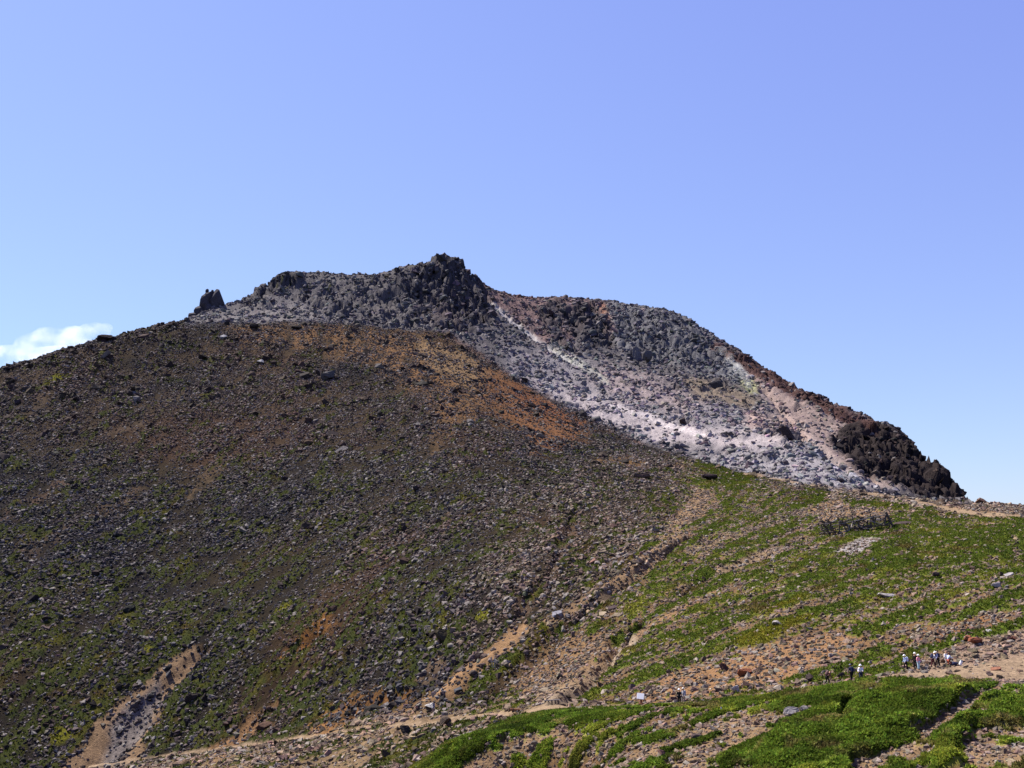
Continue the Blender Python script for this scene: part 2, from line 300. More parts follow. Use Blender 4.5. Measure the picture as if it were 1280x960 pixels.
# dome ----------------------------------------------------------------------------------------------
lay(Z_dome, GREY); lays(Z_dome, ST_G); mx(Z_dome, .03, G)
def dome(pts, c, k=.9, soft=6, warp=1., st=None, sd=None):
    m = Z_dome * (poly(pts, soft * 1.3, warp * 1.2) if len(pts[0]) == 2 else stroke(pts, .6, warp)); lay(m, np.asarray(c) * .72, k)
    if st is not None: lays(m, st, k)
    if sd is not None: mx(m, sd, SD)
dome([(235, 405), (330, 375), (480, 350), (520, 380), (600, 430), (560, 416), (400, 402)], np.array([.22, .20, .20]), .8, 10)
dome([(530, 370), (590, 350), (610, 400), (570, 415), (520, 395)], np.array([.17, .12, .11]), .8, 8)
dome([(604, 362), (650, 366), (745, 374), (760, 384), (700, 440), (690, 445), (640, 400), (615, 385)], PINK, .9, 5)
dome([(750, 376), (772, 390), (764, 425), (748, 400)], np.array([.34, .16, .10]), .7, 4)
dome([(760, 378), (860, 398), (905, 432), (935, 478), (900, 470), (840, 455), (770, 435)], np.array([.19, .19, .205]), .9, 6, 1, ST_G, 1.8)
dome([(625, 432), (700, 440), (800, 470), (880, 500), (960, 520), (1010, 545), (1010, 575), (900, 565), (800, 548), (740, 522), (680, 490), (640, 466)], np.array([.27, .245, .26]), .85, 10, 1, ST_G, 1.1)
dome([(700, 505), (760, 515), (870, 535), (985, 548), (1000, 562), (920, 560), (830, 553), (745, 525)], PALE, .95, 6, 1.2, ST_G * 1.3, .38)
dome([(640, 470), (700, 480), (760, 500), (800, 520), (740, 515), (680, 492)], PALE, .75, 8, 1.3)
dome([(760, 455), (830, 475), (880, 500), (860, 520), (780, 500), (730, 470)], np.array([.33, .25, .24]), .6, 10, 1.3)
dome([(612, 376, 4), (640, 402, 7), (680, 430, 6), (725, 458, 6)], np.array([.50, .47, .46]), .85, warp=.7, sd=.3)
dome([(900, 436, 4), (922, 456, 7), (938, 474, 8), (944, 492, 5)], np.array([.60, .57, .55]), .85, warp=.6, sd=.1)
dome([(950, 490, 5), (1000, 530, 6), (1060, 590, 6), (1100, 614, 4)], np.array([.47, .42, .43]), .8, warp=.8, sd=.2)
dome([(760, 505, 5), (830, 530, 7), (880, 545, 5)], np.array([.62, .55, .55]), .8, warp=.9, sd=.15)
dome([(690, 430, 8), (730, 458, 10), (760, 480, 6)], np.array([.40, .40, .34]), .6, warp=.4)
dome([(845, 470), (900, 476), (950, 500), (940, 512), (870, 498)], np.array([.23, .18, .135]), .9, 5, 1, None, .5)
dome([(925, 448), (1000, 495), (1060, 532), (1080, 560), (1115, 612), (1080, 606), (1030, 565), (965, 510), (935, 480)], np.array([.30, .225, .205]), .9, 6, .8, ST_B, .35)
dome([(930, 515), (985, 520), (1010, 545), (970, 545), (935, 535)], np.array([.45, .32, .28]), .8, 6)
dome([(895, 432, 10), (960, 470, 16), (1020, 502, 12), (1090, 538, 16)], np.array([.17, .065, .055]), .85, warp=.8, st=np.array([.13, .055, .05]), sd=.5)
dome([(600, 356, 6), (640, 367, 6), (670, 372, 4)], np.array([.13, .06, .055]), .8)
dome([(1038, 552), (1066, 532), (1090, 528), (1120, 535), (1170, 570), (1215, 630), (1160, 620), (1120, 606), (1070, 588)], np.array([.05, .034, .034]), .95, 4, .8, ST_K, .6)  # dark rock with the crag's shade painted into its colour
dome([(1100, 585), (1135, 612), (1100, 612), (1080, 595)], np.array([.33, .25, .22]), .7, 5)
dome([(970, 562), (1030, 575), (1090, 605), (1120, 616), (1040, 610), (980, 600), (900, 582), (860, 572)], np.array([.32, .295, .31]), .9, 6, 1, ST_G, 1.5)
dome([(1000, 548, 4), (1040, 580, 5), (1085, 606, 6)], np.array([.33, .33, .38]), .8)
dome([(925, 478), (940, 470), (948, 488), (938, 494)], np.array([.36, .37, .17]), .7, 3)
dome([(900, 440), (925, 445), (935, 470), (920, 470)], np.array([.33, .35, .32]), .6, 5)
mx(Z_dome * poly([(330, 345), (470, 350), (470, 372), (360, 376)], 8), .18, G)
bare(Z_trail, np.array([.46, .33, .22]), .0, .35, np.where((U < 655) & (V > 800), .65, 1.0) if False else .9)
lays(Z_trail, ST_B)
bandm = Z_dome * (V > 380)
lay(bandm * ss(.3, .9, S3 + .4 * N12), PINK * 1.15, .55); lay(bandm * ss(.4, .9, S6 * .8 - .4 * N12), [.24, .215, .215], .5); lay(bandm * ss(.5, 1.0, -S3 + .4 * N4), [.055, .048, .052], .6)
CRK = np.zeros(U.shape)
for pts, k in CRAGS: CRK = np.maximum(CRK, k * poly(pts, 6, .9))
led = Z_dome * ss(.18, .5, fbm(GX / 15 + 5, GY / 15, 3, 91) + .35 * S6) * .5
CRK = np.maximum(CRK, led * (1 - ss(.2, .3, COLR.mean(-1))))
lays(Z_dome, np.array([.105, .098, .102])); STC[:] = np.where((Z_dome > .5)[..., None], .45 * STC + .55 * COLR, STC)
mk = np.clip(CRK * 1.2, 0, 1) * Z_dome * .999
lay(mk, np.array([.05, .046, .052]), .85); lays(mk, np.array([.058, .054, .062]), .9)
mk2 = Z_dome * poly([(1038, 552), (1066, 532), (1090, 528), (1120, 535), (1170, 570), (1215, 630), (1160, 620), (1120, 606), (1070, 588)], 4, .8)
lay(mk2, [.025, .0195, .020]); lays(mk2, ST_K * .62)  # rock colour taken near black, painting in the shadow on this crag
mk3 = Z_dome * stroke([(895, 432, 10), (960, 470, 14), (1020, 502, 10), (1090, 538, 14)], .6, .8)
lay(mk3, [.060, .034, .031]); lays(mk3, [.052, .031, .029])
# plants: thresholded patches drawn out along the fall line
S15 = streak(1.5, 5, 43, 4)
GN = .5 * S3 + .5 * S6 + .5 * S15 + .45 * N4 + .3 * N1
GN = GN + Z_left * (1.0 * N12 + .1 * S14 - .3 * N1 - .3 * S6)
GN = GN / GN.std()
thr = np.interp(np.clip(G, 0, 1), [0, .05, .2, .4, .6, .8, .9, 1], [9, 3.0, .95, .35, -.1, -.6, -1.4, -4])
GM = ss(-.22, .22, GN - thr)
gtone = fbm(GX / 9 + 33, GY / 9, 3, 61) * 1.4 + .5 * N1
far_l = Z_left + Z_dome
GA, GB, GC, GD = np.array([.047, .066, .011]), np.array([.085, .092, .017]), np.array([.060, .045, .018]), np.array([.031, .047, .009])
gcol = GA[None, None] + 0 * COLR
for c, m in ((GB, ss(.1, .7, gtone)), (GC, ss(.25, .7, fbm(GX / 7 - 9, GY / 7, 3, 63) * 1.5) * (1 - .45 * Z_front) * .85), (GD, ss(.1, .6, fbm(GX / 5 - 90, GY / 5, 3, 67) * 1.5) * .8)):
    gcol = gcol * (1 - m[..., None]) + c * m[..., None]
gcol = gcol * (1 - far_l[..., None] * np.array([.22, .34, .55])) * (1 + .95 * Z_front[..., None] * np.array([1.0, 1.1, .5])) * (1 + .5 * Z_right[..., None] * np.array([1.2, 1, .6]))
yb = np.zeros(U.shape)
for a in ((600, 770, 12, 7), (955, 795, 40, 9), (985, 757, 28, 7), (1000, 778, 20, 6), (75, 920, 16, 9), (180, 815, 10, 5), (355, 762, 12, 6), (70, 475, 18, 5)):
    yb = np.maximum(yb, 1 - ss(.6, 1.3, np.hypot((WU - a[0]) / a[2], (WV - a[1] + .3 * (WU - a[0])) / a[3])))
gcol = gcol * (1 - yb[..., None]) + np.array([.12, .115, .014]) * yb[..., None]; GM = np.maximum(GM, yb)
COLR = COLR * (1 + .28 * np.clip(N1 + .6 * N4, -1, 1))[..., None]
straw = Z_front * ss(.25, .6, fbm(GX / 4.5 + 71, GY / 4.5, 3, 83) * 1.5)
gcol = gcol * (1 - .75 * straw[..., None]) + np.array([.17, .13, .05]) * .75 * straw[..., None]
q1, q2, idq = worley(GX / 2.6 + .4 * N1, GY / 2.6, 29)
gcol = gcol * (1 + (Z_front * (idq - .5) * .9)[..., None])
GCOL = gcol * (1 + .25 * np.clip(N1, -1, 1))[..., None]
COLR = COLR * (1 - GM[..., None]) + GCOL * GM[..., None]
LEVEL = (.82 - .17 * Z_left * ss(0, .25, .3 - np.abs(COLR.mean(-1))))[..., None]
COLR = COLR * LEVEL; GCOL = GCOL * (.84 + .06 * Z_right)[..., None]; STC = STC * LEVEL

# relief --------------------------------------------------------------------------------------------
f1, f2, idd = worley(GX / 9 + .4 * N4, GY / 9 + .4 * N1, 5); g1, g2, idg = worley(GX / 3.2, GY / 3.2, 15)
crag = CRK
GUL = np.zeros(U.shape)
for pts, dep in (([(800, 775, 8), (765, 815, 16), (725, 860, 20), (690, 884, 12)], 2.6), ([(860, 670, 6), (790, 720, 10), (720, 775, 12), (650, 830, 12), (610, 870, 12)], 1.8), ([(255, 808, 8), (215, 855, 18), (165, 910, 26), (110, 965, 28)], 2.2), ([(620, 825, 10), (570, 862, 14), (520, 895, 10)], -1.4),
                 ([(400, 785, 8), (370, 815, 14)], 1.4), ([(345, 880, 8), (300, 915, 20)], 1.6), ([(500, 868, 10), (440, 890, 20)], 1.5), ([(960, 690, 8), (900, 718, 9), (840, 750, 9)], .9), ([(620, 385, 5), (680, 430, 6), (725, 458, 6)], 1.6), ([(940, 470, 6), (1000, 540, 6), (1060, 590, 6)], 2.0), ([(1040, 545, 6), (1090, 600, 8)], 2.0), ([(720, 640, 8), (690, 710, 9), (645, 770, 10)], 1.2)):
    GUL = GUL + dep * stroke(pts, .8, 1.0)
DR = np.clip(DD / 300, .35, 2.0)
up_ = (.8 * N40 + .7 * N12) * (1 - Z_trail) * np.where(Z_front > .3, .35, .8)
up_ += (S14 * .5 + S6 * .45 + S3 * .12) * np.clip(Z_left + .8 * Z_right + .6 * Z_dome, 0, 1) * np.clip((DD - 100) / 120, .25, 1)
up_ += (N1 * .22 + N4 * .25) * (1 - .85 * Z_trail) * DR
l1, l2, idl = worley(GX / 19 + .5 * N12, GY / 24 + .3 * N4, 55)
up_ += crag * ((idl - .5) * 6 + (ss(0, .25, l2 - l1) - .7) * 3.0)
up_ += 1.5 * crag * (-.9 + (idd - .5) * 4.6 + (ss(.0, .35, f2 - f1) - .6) * 2.2 + (idg - .5) * 2.2 + (ss(0, .3, g2 - g1) - .5) * 1.2)
up_ += Z_dome * (1 - crag) * ((idg - .5) * .8)
h1, h2, idh = worley(GX / 1.7 + .3 * N1, GY / 1.7, 25)
k1, k2, idk = worley(GX / 4.5 + .3 * N1, GY / 4.5, 28)
lush = ss(.9, 1, G) * Z_front
near = stroke([(u_, v_ + 9, 34) for u_, v_, w_ in TR if u_ > 500], .4, 0) * Z_front
up_ += (1 - .85 * near) * GM * ((.20 + .16 * DR) * (1 - h1) * (1 - Z_dome) + Z_front * ss(.6, 1, G) * (.75 * np.clip(1 - k1 * 1.05, 0, 1) + .55 * np.clip(1 - q1 * 1.1, 0, 1) * (.4 + idq)))
front_edge = (Z_front * (1 - lush))
up_ = np.where(crag > .05, np.where(up_ > 1.5, 1.5 + (up_ - 1.5) * .35, up_), up_)
up_ -= GUL * (1 - Z_trail)
PX, PY, PZ = GX.copy(), GY.copy(), GZ + up_
# crag faces lean outward: push blocks sideways as well
PX = PX + crag * ((hsh(np.floor(idd * 1e4), np.floor(idd * 1e4), 3) - .5) * 3.0 + (idg - .5) * 1.2)
PY = PY - crag * ((idd - .3) * 2.0 + (idg - .5) * 1.0)

# ------------------------------------------------------------------ normals, visibility
def normals():
    ax = np.gradient(PX, axis=0); ay = np.gradient(PY, axis=0); az = np.gradient(PZ, axis=0)
    bx = np.gradient(PX, axis=1); by = np.gradient(PY, axis=1); bz = np.gradient(PZ, axis=1)
    n = np.stack([ay * bz - az * by, az * bx - ax * bz, ax * by - ay * bx], -1); ln = np.linalg.norm(n, axis=-1)
    n = n / (ln[..., None] + 1e-9); n[n[..., 2] < 0] *= -1; return n, ln
NRM, AREA = normals()
ELV = PZ / DD; RM = np.maximum.accumulate(np.where(DD < 50, -9, ELV), axis=1)
UU, VV = project(PX, PY, PZ)
VIS = (ELV >= RM - .012) & (DD > 60) & (DD < 785) & (UU > -70) & (UU < 1350) & (VV < 1010)
SEEN = (ELV >= RM - .0015) & VIS

# ------------------------------------------------------------------ materials
def new_mat(name):
    m = bpy.data.materials.new(name); m.use_nodes = True
    b = m.node_tree.nodes['Principled BSDF']; b.inputs['Roughness'].default_value = .92
    b.inputs['Specular IOR Level'].default_value = .02
    return m, m.node_tree, b
def plain(name, c, rough=.85):
    m, t, b = new_mat(name)
    n = t.nodes.new('ShaderNodeTexNoise'); n.inputs['Scale'].default_value = 14
    tc = t.nodes.new('ShaderNodeTexCoord'); t.links.new(tc.outputs['Object'], n.inputs['Vector'])
    r = t.nodes.new('ShaderNodeMix'); r.data_type = 'RGBA'
    c = np.array(c, float); r.inputs[6].default_value = (*(c * .75), 1); r.inputs[7].default_value = (*np.clip(c * 1.2, 0, .9), 1)
    t.links.new(n.outputs['Fac'], r.inputs[0]); t.links.new(r.outputs[2], b.inputs['Base Color']); b.inputs['Roughness'].default_value = rough
    return m
def terrain_mat(name='ground'):
    m, t, b = new_mat(name)
    at = t.nodes.new('ShaderNodeAttribute'); at.attribute_name = 'col'
    ge = t.nodes.new('ShaderNodeNewGeometry')
    n1 = t.nodes.new('ShaderNodeTexNoise'); n1.inputs['Scale'].default_value = 1.6; n1.inputs['Detail'].default_value = 6; n1.inputs['Roughness'].default_value = .75
    t.links.new(ge.outputs['Position'], n1.inputs['Vector'])
    mr = t.nodes.new('ShaderNodeMapRange'); mr.inputs[1].default_value = .25; mr.inputs[2].default_value = .75; mr.inputs[3].default_value = .5; mr.inputs[4].default_value = 1.5
    t.links.new(n1.outputs['Fac'], mr.inputs[0])
    mm = t.nodes.new('ShaderNodeMix'); mm.data_type = 'RGBA'; mm.blend_type = 'MULTIPLY'; mm.inputs[0].default_value = 1
    t.links.new(at.outputs['Color'], mm.inputs[6]); t.links.new(mr.outputs[0], mm.inputs[7]); t.links.new(mm.outputs[2], b.inputs['Base Color'])
    bp = t.nodes.new('ShaderNodeBump'); bp.inputs['Strength'].default_value = .8; bp.inputs['Distance'].default_value = .5
    t.links.new(n1.outputs['Fac'], bp.inputs['Height']); t.links.new(bp.outputs[0], b.inputs['Normal'])
    return m
M_GROUND = terrain_mat()
def rock_mat(name, src):
    m, t, b = new_mat(name)
    if src == 'object':
        at = t.nodes.new('ShaderNodeObjectInfo'); out = at.outputs['Color']
    else:
        at = t.nodes.new('ShaderNodeAttribute'); at.attribute_name = 'col'; at.attribute_type = src; out = at.outputs['Color']
    ge = t.nodes.new('ShaderNodeNewGeometry')
    n1 = t.nodes.new('ShaderNodeTexNoise'); n1.inputs['Scale'].default_value = 1.3; n1.inputs['Detail'].default_value = 6; n1.inputs['Roughness'].default_value = .7
    t.links.new(ge.outputs['Position'], n1.inputs['Vector'])
    mr = t.nodes.new('ShaderNodeMapRange'); mr.inputs[1].default_value = .3; mr.inputs[2].default_value = .7; mr.inputs[3].default_value = .6; mr.inputs[4].default_value = 1.45
    t.links.new(n1.outputs['Fac'], mr.inputs[0])
    mm = t.nodes.new('ShaderNodeMix'); mm.data_type = 'RGBA'; mm.blend_type = 'MULTIPLY'; mm.inputs[0].default_value = 1
    t.links.new(out, mm.inputs[6]); t.links.new(mr.outputs[0], mm.inputs[7]); t.links.new(mm.outputs[2], b.inputs['Base Color'])
    bp = t.nodes.new('ShaderNodeBump'); bp.inputs['Strength'].default_value = .7; bp.inputs['Distance'].default_value = .25
    t.links.new(n1.outputs['Fac'], bp.inputs['Height']); t.links.new(bp.outputs[0], b.inputs['Normal'])
    b.inputs['Roughness'].default_value = .8
    return m
M_STONE = rock_mat('loose_stone', 'INSTANCER'); M_ROCK = rock_mat('boulder_rock', 'OBJECT' if False else 'object')
def leaf_mat():
    m, t, b = new_mat('leaves'); at = t.nodes.new('ShaderNodeAttribute'); at.attribute_name = 'col'
    t.links.new(at.outputs['Color'], b.inputs['Base Color']); b.inputs['Roughness'].default_value = .6
    tr = t.nodes.new('ShaderNodeBsdfTranslucent'); t.links.new(at.outputs['Color'], tr.inputs[0])
    mx_ = t.nodes.new('ShaderNodeMixShader'); mx_.inputs[0].default_value = .35
    t.links.new(b.outputs[0], mx_.inputs[1]); t.links.new(tr.outputs[0], mx_.inputs[2]); t.links.new(mx_.outputs[0], t.nodes['Material Output'].inputs[0])
    return m
M_LEAF = leaf_mat()

# ------------------------------------------------------------------ ground meshes
def mesh_np(name, verts, faces, col=None, smooth=True, mat=None):
    me = bpy.data.meshes.new(name); k = faces.shape[1]
    me.vertices.add(len(verts)); me.vertices.foreach_set('co', verts.astype(np.float32).ravel())
    me.loops.add(faces.size); me.loops.foreach_set('vertex_index', faces.astype(np.int32).ravel())
    me.polygons.add(len(faces)); me.polygons.foreach_set('loop_start', np.arange(0, faces.size, k, dtype=np.int32))
    try: me.polygons.foreach_set('loop_total', np.full(len(faces), k, dtype=np.int32))
    except Exception: pass
    me.polygons.foreach_set('use_smooth', np.full(len(faces), smooth))
    me.update(calc_edges=True)
    if col is not None:
        a = me.attributes.new('col', 'FLOAT_COLOR', 'POINT')
        a.data.foreach_set('color', np.concatenate([col, np.ones((len(col), 1))], 1).astype(np.float32).ravel())
    if mat: me.materials.append(mat)
    return me
def link(name, me, parent=None, **props):
    o = bpy.data.objects.new(name, me); COL.objects.link(o)
    if parent: o.parent = parent
    for k, v in props.items(): o[k] = v
    return o
na, nd = U.shape
IDX = np.arange(na * nd).reshape(na, nd)
FACES = np.stack([IDX[:-1, :-1], IDX[1:, :-1], IDX[1:, 1:], IDX[:-1, 1:]], -1).reshape(-1, 4)
VERTS = np.stack([PX, PY, PZ], -1).reshape(-1, 3); VC = np.clip(COLR, .008, .8).reshape(-1, 3)
zone = np.zeros(U.shape, int); zone[Z_dome > .5] = 1; zone[Z_trail > .5] = 2
fz = zone.ravel()[FACES[:, 0]]
for k, nm in ((0, 'mountain_slope'), (1, 'lava_dome'), (2, 'hiking_trail')):
    f = FACES[fz == k]; used = np.unique(f); remap = np.zeros(na * nd, int); remap[used] = np.arange(len(used))
    me = mesh_np(nm, VERTS[used], remap[f], VC[used], True, M_GROUND)
    nn = NRM.reshape(-1, 3)[used]
    me.normals_split_custom_set_from_vertices(nn.tolist()) if k == 9 else None
    link(nm, me, kind='structure')
me = mesh_np('valley_floor', np.array([[-40000, -40000, -420], [40000, -40000, -420], [40000, 40000, -420], [-40000, 40000, -420.]]), np.array([[0, 1, 2, 3]]), np.full((4, 3), .07), False, M_GROUND)
link('valley_floor', me, kind='structure')

# nearest visible ground to a direction
SU, SV = UU[SEEN], VV[SEEN]; SP = np.stack([PX[SEEN], PY[SEEN], PZ[SEEN]], -1); SN = NRM[SEEN]
SCOL = STC[SEEN]
def hit(u, v):
    i = np.argmin((SU - u) ** 2 + (SV - v) ** 2); return SP[i], SN[i], SCOL[i]

# ------------------------------------------------------------------ loose stones
def scatter(weight, n, rng):
    """n random spots on the ground, chance by weight x true area"""
    wt = (weight * AREA * VIS)[:-1, :-1].ravel(); cs = np.cumsum(wt); r = np.searchsorted(cs, rng.random(n) * cs[-1])
    i, j = np.divmod(r, nd - 1); a = rng.random(n); b = rng.random(n)
    def lerp(A): 
        sh = (slice(None),) + (None,) * (A.ndim - 2) if A.ndim > 2 else slice(None)
        aa = a[sh] if A.ndim > 2 else a; bb = b[sh] if A.ndim > 2 else b
        return (A[i, j] * (1 - aa) + A[i + 1, j] * aa) * (1 - bb) + (A[i, j + 1] * (1 - aa) + A[i + 1, j + 1] * aa) * bb
    P_ = np.stack([lerp(PX), lerp(PY), lerp(PZ)], -1)
    return P_, NRM[i, j], i, j
def stone_tree(name, mat, seeds=8):
    g = bpy.data.node_groups.new(name, 'GeometryNodeTree')
    g.interface.new_socket('Geometry', in_out='INPUT', socket_type='NodeSocketGeometry'); g.interface.new_socket('Geometry', in_out='OUTPUT', socket_type='NodeSocketGeometry')
    N = g.nodes.new; L = g.links.new
    gi = N('NodeGroupInput'); go = N('NodeGroupOutput')
    g2i = N('GeometryNodeGeometryToInstance')
    for s in range(seeds):
        if s % 4 == 0:
            ico = N('GeometryNodeMeshIcoSphere'); ico.inputs['Radius'].default_value = .5; ico.inputs['Subdivisions'].default_value = 2
        else:
            ico = N('GeometryNodeMeshCube'); ico.inputs['Size'].default_value = (.86, .8, .8)
            if s % 4 == 1: ico.inputs['Vertices X'].default_value = 3
        sp = N('GeometryNodeSetPosition'); L(ico.outputs['Mesh'], sp.inputs['Geometry'])
        rv = N('FunctionNodeRandomValue'); rv.data_type = 'FLOAT_VECTOR'; rv.inputs[0].default_value = (-.24, -.24, -.24); rv.inputs[1].default_value = (.24, .24, .24); rv.inputs['Seed'].default_value = s * 13 + 5
        L(rv.outputs[0], sp.inputs['Offset'])
        ch = N('GeometryNodeConvexHull'); L(sp.outputs[0], ch.inputs[0])
        sm = N('GeometryNodeSetMaterial'); sm.inputs['Material'].default_value = mat; L(ch.outputs[0], sm.inputs[0])
        L(sm.outputs[0], g2i.inputs[0])
    iop = N('GeometryNodeInstanceOnPoints'); iop.inputs['Pick Instance'].default_value = True
    L(gi.outputs[0], iop.inputs['Points']); L(g2i.outputs[0], iop.inputs['Instance'])
    for nm, typ, sock in (('rot', 'FLOAT_VECTOR', 'Rotation'), ('scl', 'FLOAT_VECTOR', 'Scale'), ('pick', 'INT', 'Instance Index')):
        na_ = N('GeometryNodeInputNamedAttribute'); na_.data_type = typ; na_.inputs['Name'].default_value = nm
        L(na_.outputs[0], iop.inputs[sock])
    L(iop.outputs[0], go.inputs[0])
    return g
TREE = stone_tree('stones_on_ground', M_STONE)
def stones_object(name, P_, rot, scl, col, pick):
    me = bpy.data.meshes.new(name); me.vertices.add(len(P_)); me.vertices.foreach_set('co', P_.astype(np.float32).ravel())
    for nm, typ, key, arr in (('rot', 'FLOAT_VECTOR', 'vector', rot), ('scl', 'FLOAT_VECTOR', 'vector', scl), ('pick', 'INT', 'value', pick)):
        a = me.attributes.new(nm, typ, 'POINT'); a.data.foreach_set(key, arr.astype(np.int32 if typ == 'INT' else np.float32).ravel())
    a = me.attributes.new('col', 'FLOAT_COLOR', 'POINT'); a.data.foreach_set('color', np.concatenate([col, np.ones((len(col), 1))], 1).astype(np.float32).ravel())
    o = link(name, me, kind='stuff'); md = o.modifiers.new('stones', 'NODES'); md.node_group = TREE
    me.materials.append(M_STONE)
    return o
BIG = []          # (screen size, position, size vector, rotation, colour, zone)
def stones(name, weight, n, smin, smax, power, seed, zone_name, cmul=(.6, 1.5), sink=.18, tall=1.0, flat=(.45, .95), bright=.06):
    rng = np.random.default_rng(seed); P_, N_, i, j = scatter(weight, n, rng)
    s = smin + (smax - smin) * rng.random(n) ** power
    if zone_name == 'scree': s = s * (.72 + .55 * ss(-.5, .6, (.4 * S14 + 1.1 * N12 + .6 * N40)[i, j]))
    if zone_name == 'crag': s = s * np.clip((DD[i, j] / 600) ** 1.5, .3, 1.1)
    scl = np.stack([s * rng.uniform(.8, 1.4, n), s * rng.uniform(.6, 1.0, n), s * rng.uniform(flat[0], flat[1], n) * tall], -1)
    rot = np.stack([rng.normal(0, .35, n), rng.normal(0, .35, n), rng.uniform(0, 6.28, n)], -1)
    rot[:, 0] += -N_[:, 1] * .6; rot[:, 1] += N_[:, 0] * .6
    c = STC[i, j] * rng.uniform(cmul[0], cmul[1], n)[:, None]; c = c * rng.normal(1, .06, (n, 3))
    br = rng.random(n) < bright; c[br] = c[br] * .5 + np.array([.22, .20, .19]) * .5  # random paler stones, painting in sunlit highlights besides lighter rock
    c = np.clip(c, .015, .6)
    P2 = P_ - N_ * (scl[:, 2:3] * sink) + np.array([0, 0, 1]) * scl[:, 2:3] * .1
    px = s / np.linalg.norm(P_, axis=1) * F
    vis = SEEN[i, j] & (UU[i, j] > 5) & (UU[i, j] < 1275) & (VV[i, j] < 950)
    for q in np.argsort(-np.where(vis, px, 0))[:260]: BIG.append((px[q], P2[q], scl[q], rot[q], c[q], zone_name, name, q, i[q], j[q]))
    return name, P2, rot, scl, c, rng.integers(0, 8, n)
bare_ = 1 - GM
clump = ss(-.65, .45, .5 * S6 + .35 * S14 + .7 * N4 + .5 * S3 + .8 * N12 + .5 * N40 + .2)
SETS = []
k = 1.0
SETS.append(stones('scree_stones', Z_left * SD * (.08 + .92 * clump) * (.2 + .8 * bare_) * (1 - Z_trail), int(240000 * k), .36, 1.3, 3.2, 101, 'scree', (.5, 3.0), bright=.17))
SETS.append(stones('scree_blocks', Z_left * (.15 + up) * ss(-.1, .6, N12 + .4 * S6) * (1 - Z_trail), int(1300 * k), 1.2, 3.4, 3.0, 102, 'scree', tall=1.1))
SETS.append(stones('slope_stones', Z_right * (.22 + bare_) * SD * (1 - .8 * Z_trail), int(85000 * k), .16, .85, 4.0, 103, 'slope', (.5, 1.7), bright=.12))
SETS.append(stones('spur_stones', Z_front * (.02 + bare_) * SD, int(9000 * k), .12, .6, 3.0, 104, 'spur', (.7, 1.7), bright=.1))
SETS.append(stones('dome_rubble', Z_dome * np.minimum(SD, 1.3) * (1 - .8 * ss(.3, .8, crag)) * (.15 + 1.2 * ss(-.2, .6, N12 + .6 * S6 + .4 * N4)), int(46000 * k), .35, 2.9, 5.5, 105, 'dome', (.5, 1.7), bright=.08))
SETS.append(stones('crag_blocks', Z_dome * np.clip(crag - .1, 0, 1) * (1 - .75 * (U > 1030)) + .12 * Z_dome * poly([(280, 380), (480, 348), (600, 380), (600, 430), (400, 400)], 8), int(2600 * k), .9, 5.2, 3.0, 106, 'crag', (.5, 1.5), tall=1.1, sink=.5, flat=(.6, 1.1), bright=.04))
SETS.append(stones('ridge_stones', Z_left * stroke([(-20, 464, 8), (125, 430, 10), (235, 404, 8)], .5, .1) + .5 * Z_right * stroke([(1000, 610, 9), (1210, 630, 8), (1300, 636, 8)], .5, .2), 700, .8, 3.0, 2.2, 107, 'ridge', (.5, 1.1)))

# ------------------------------------------------------------------ boulders as objects of their own
def rock_mesh(name, seed, cuts=11, sub=3):
    rng = random.Random(seed); bm = bmesh.new(); bmesh.ops.create_icosphere(bm, subdivisions=sub, radius=.62)
    for v in bm.verts: v.co = Vector([math.copysign(abs(q / .62) ** .62, q) * .5 for q in v.co])
    planes = []
    for _ in range(cuts):
        n = Vector((rng.gauss(0, 1), rng.gauss(0, 1), rng.gauss(0, 1))).normalized(); planes.append((n, rng.uniform(.17, .48)))
    for v in bm.verts:
        for n, d in planes:
            e = v.co.dot(n) - d
            if e > 0: v.co -= n * e
        v.co += Vector((rng.gauss(0, 1), rng.gauss(0, 1), rng.gauss(0, 1))) * .014
    me = bpy.data.meshes.new(name); bm.to_mesh(me); bm.free(); me.materials.append(M_ROCK); return me
ROCKS = [rock_mesh('boulder', 300 + i) for i in range(10)]
def boulder(pos, size, rot, colr, label, group=None, mesh=None, name='boulder'):
    o = link(name, mesh or random.choice(ROCKS)); o.location = pos; o.scale = size; o.rotation_euler = rot
    o.color = (*[float(x) for x in colr], 1); o['label'] = label; o['category'] = 'boulder'
    if group: o['group'] = group
    return o
BIG.sort(key=lambda b: -b[0])
def place_words(zn, u, v):
    if zn == 'scree':
        row = 'high' if v < 560 else ('halfway up' if v < 730 else 'low')
        side = 'at the left' if u < 230 else ('in the middle' if u < 480 else 'towards the gully')
        return f'in the loose scree {row} on the dark slope {side}'
    if zn == 'slope':
        if v > 790: return 'on the tan bank just above the trail'
        if u < 860: return 'on the grassy ground beside the gully'
        return 'on the right grassy slope below the pass' if u > 1060 else 'on the streaky grass slope left of the wooden fence'
    if zn == 'spur': return 'in a bare strip of the near green spur' if u < 1000 else 'among the shrubs of the near green spur'
    if zn == 'dome':
        return 'in the rubble under the summit crag' if u < 640 else ('in the pale ash field of the dome' if u < 860 else 'in the ash and gravel below the red rim')
    if zn == 'crag':
        if u < 480: return 'in the dark crag at the left of the dome'
        if u < 625: return 'in the summit crag of the dome'
        if u < 775: return 'in the crags right of the white streak'
        if u < 915: return 'in the grey rubble right of the crags'
        return 'in the red rim of the dome' if u < 1030 else 'in the dark shaded crag at the right foot of the dome'
    return 'on the left skyline of the slope' if u < 400 else 'on the ridge of the pass at the right'
KIND = {'scree': 'boulder', 'slope': 'boulder', 'spur': 'stone', 'dome': 'boulder', 'crag': 'jagged block', 'ridge': 'skyline stone'}
quota = {'scree': 90, 'slope': 50, 'spur': 16, 'dome': 40, 'crag': 60, 'ridge': 10}
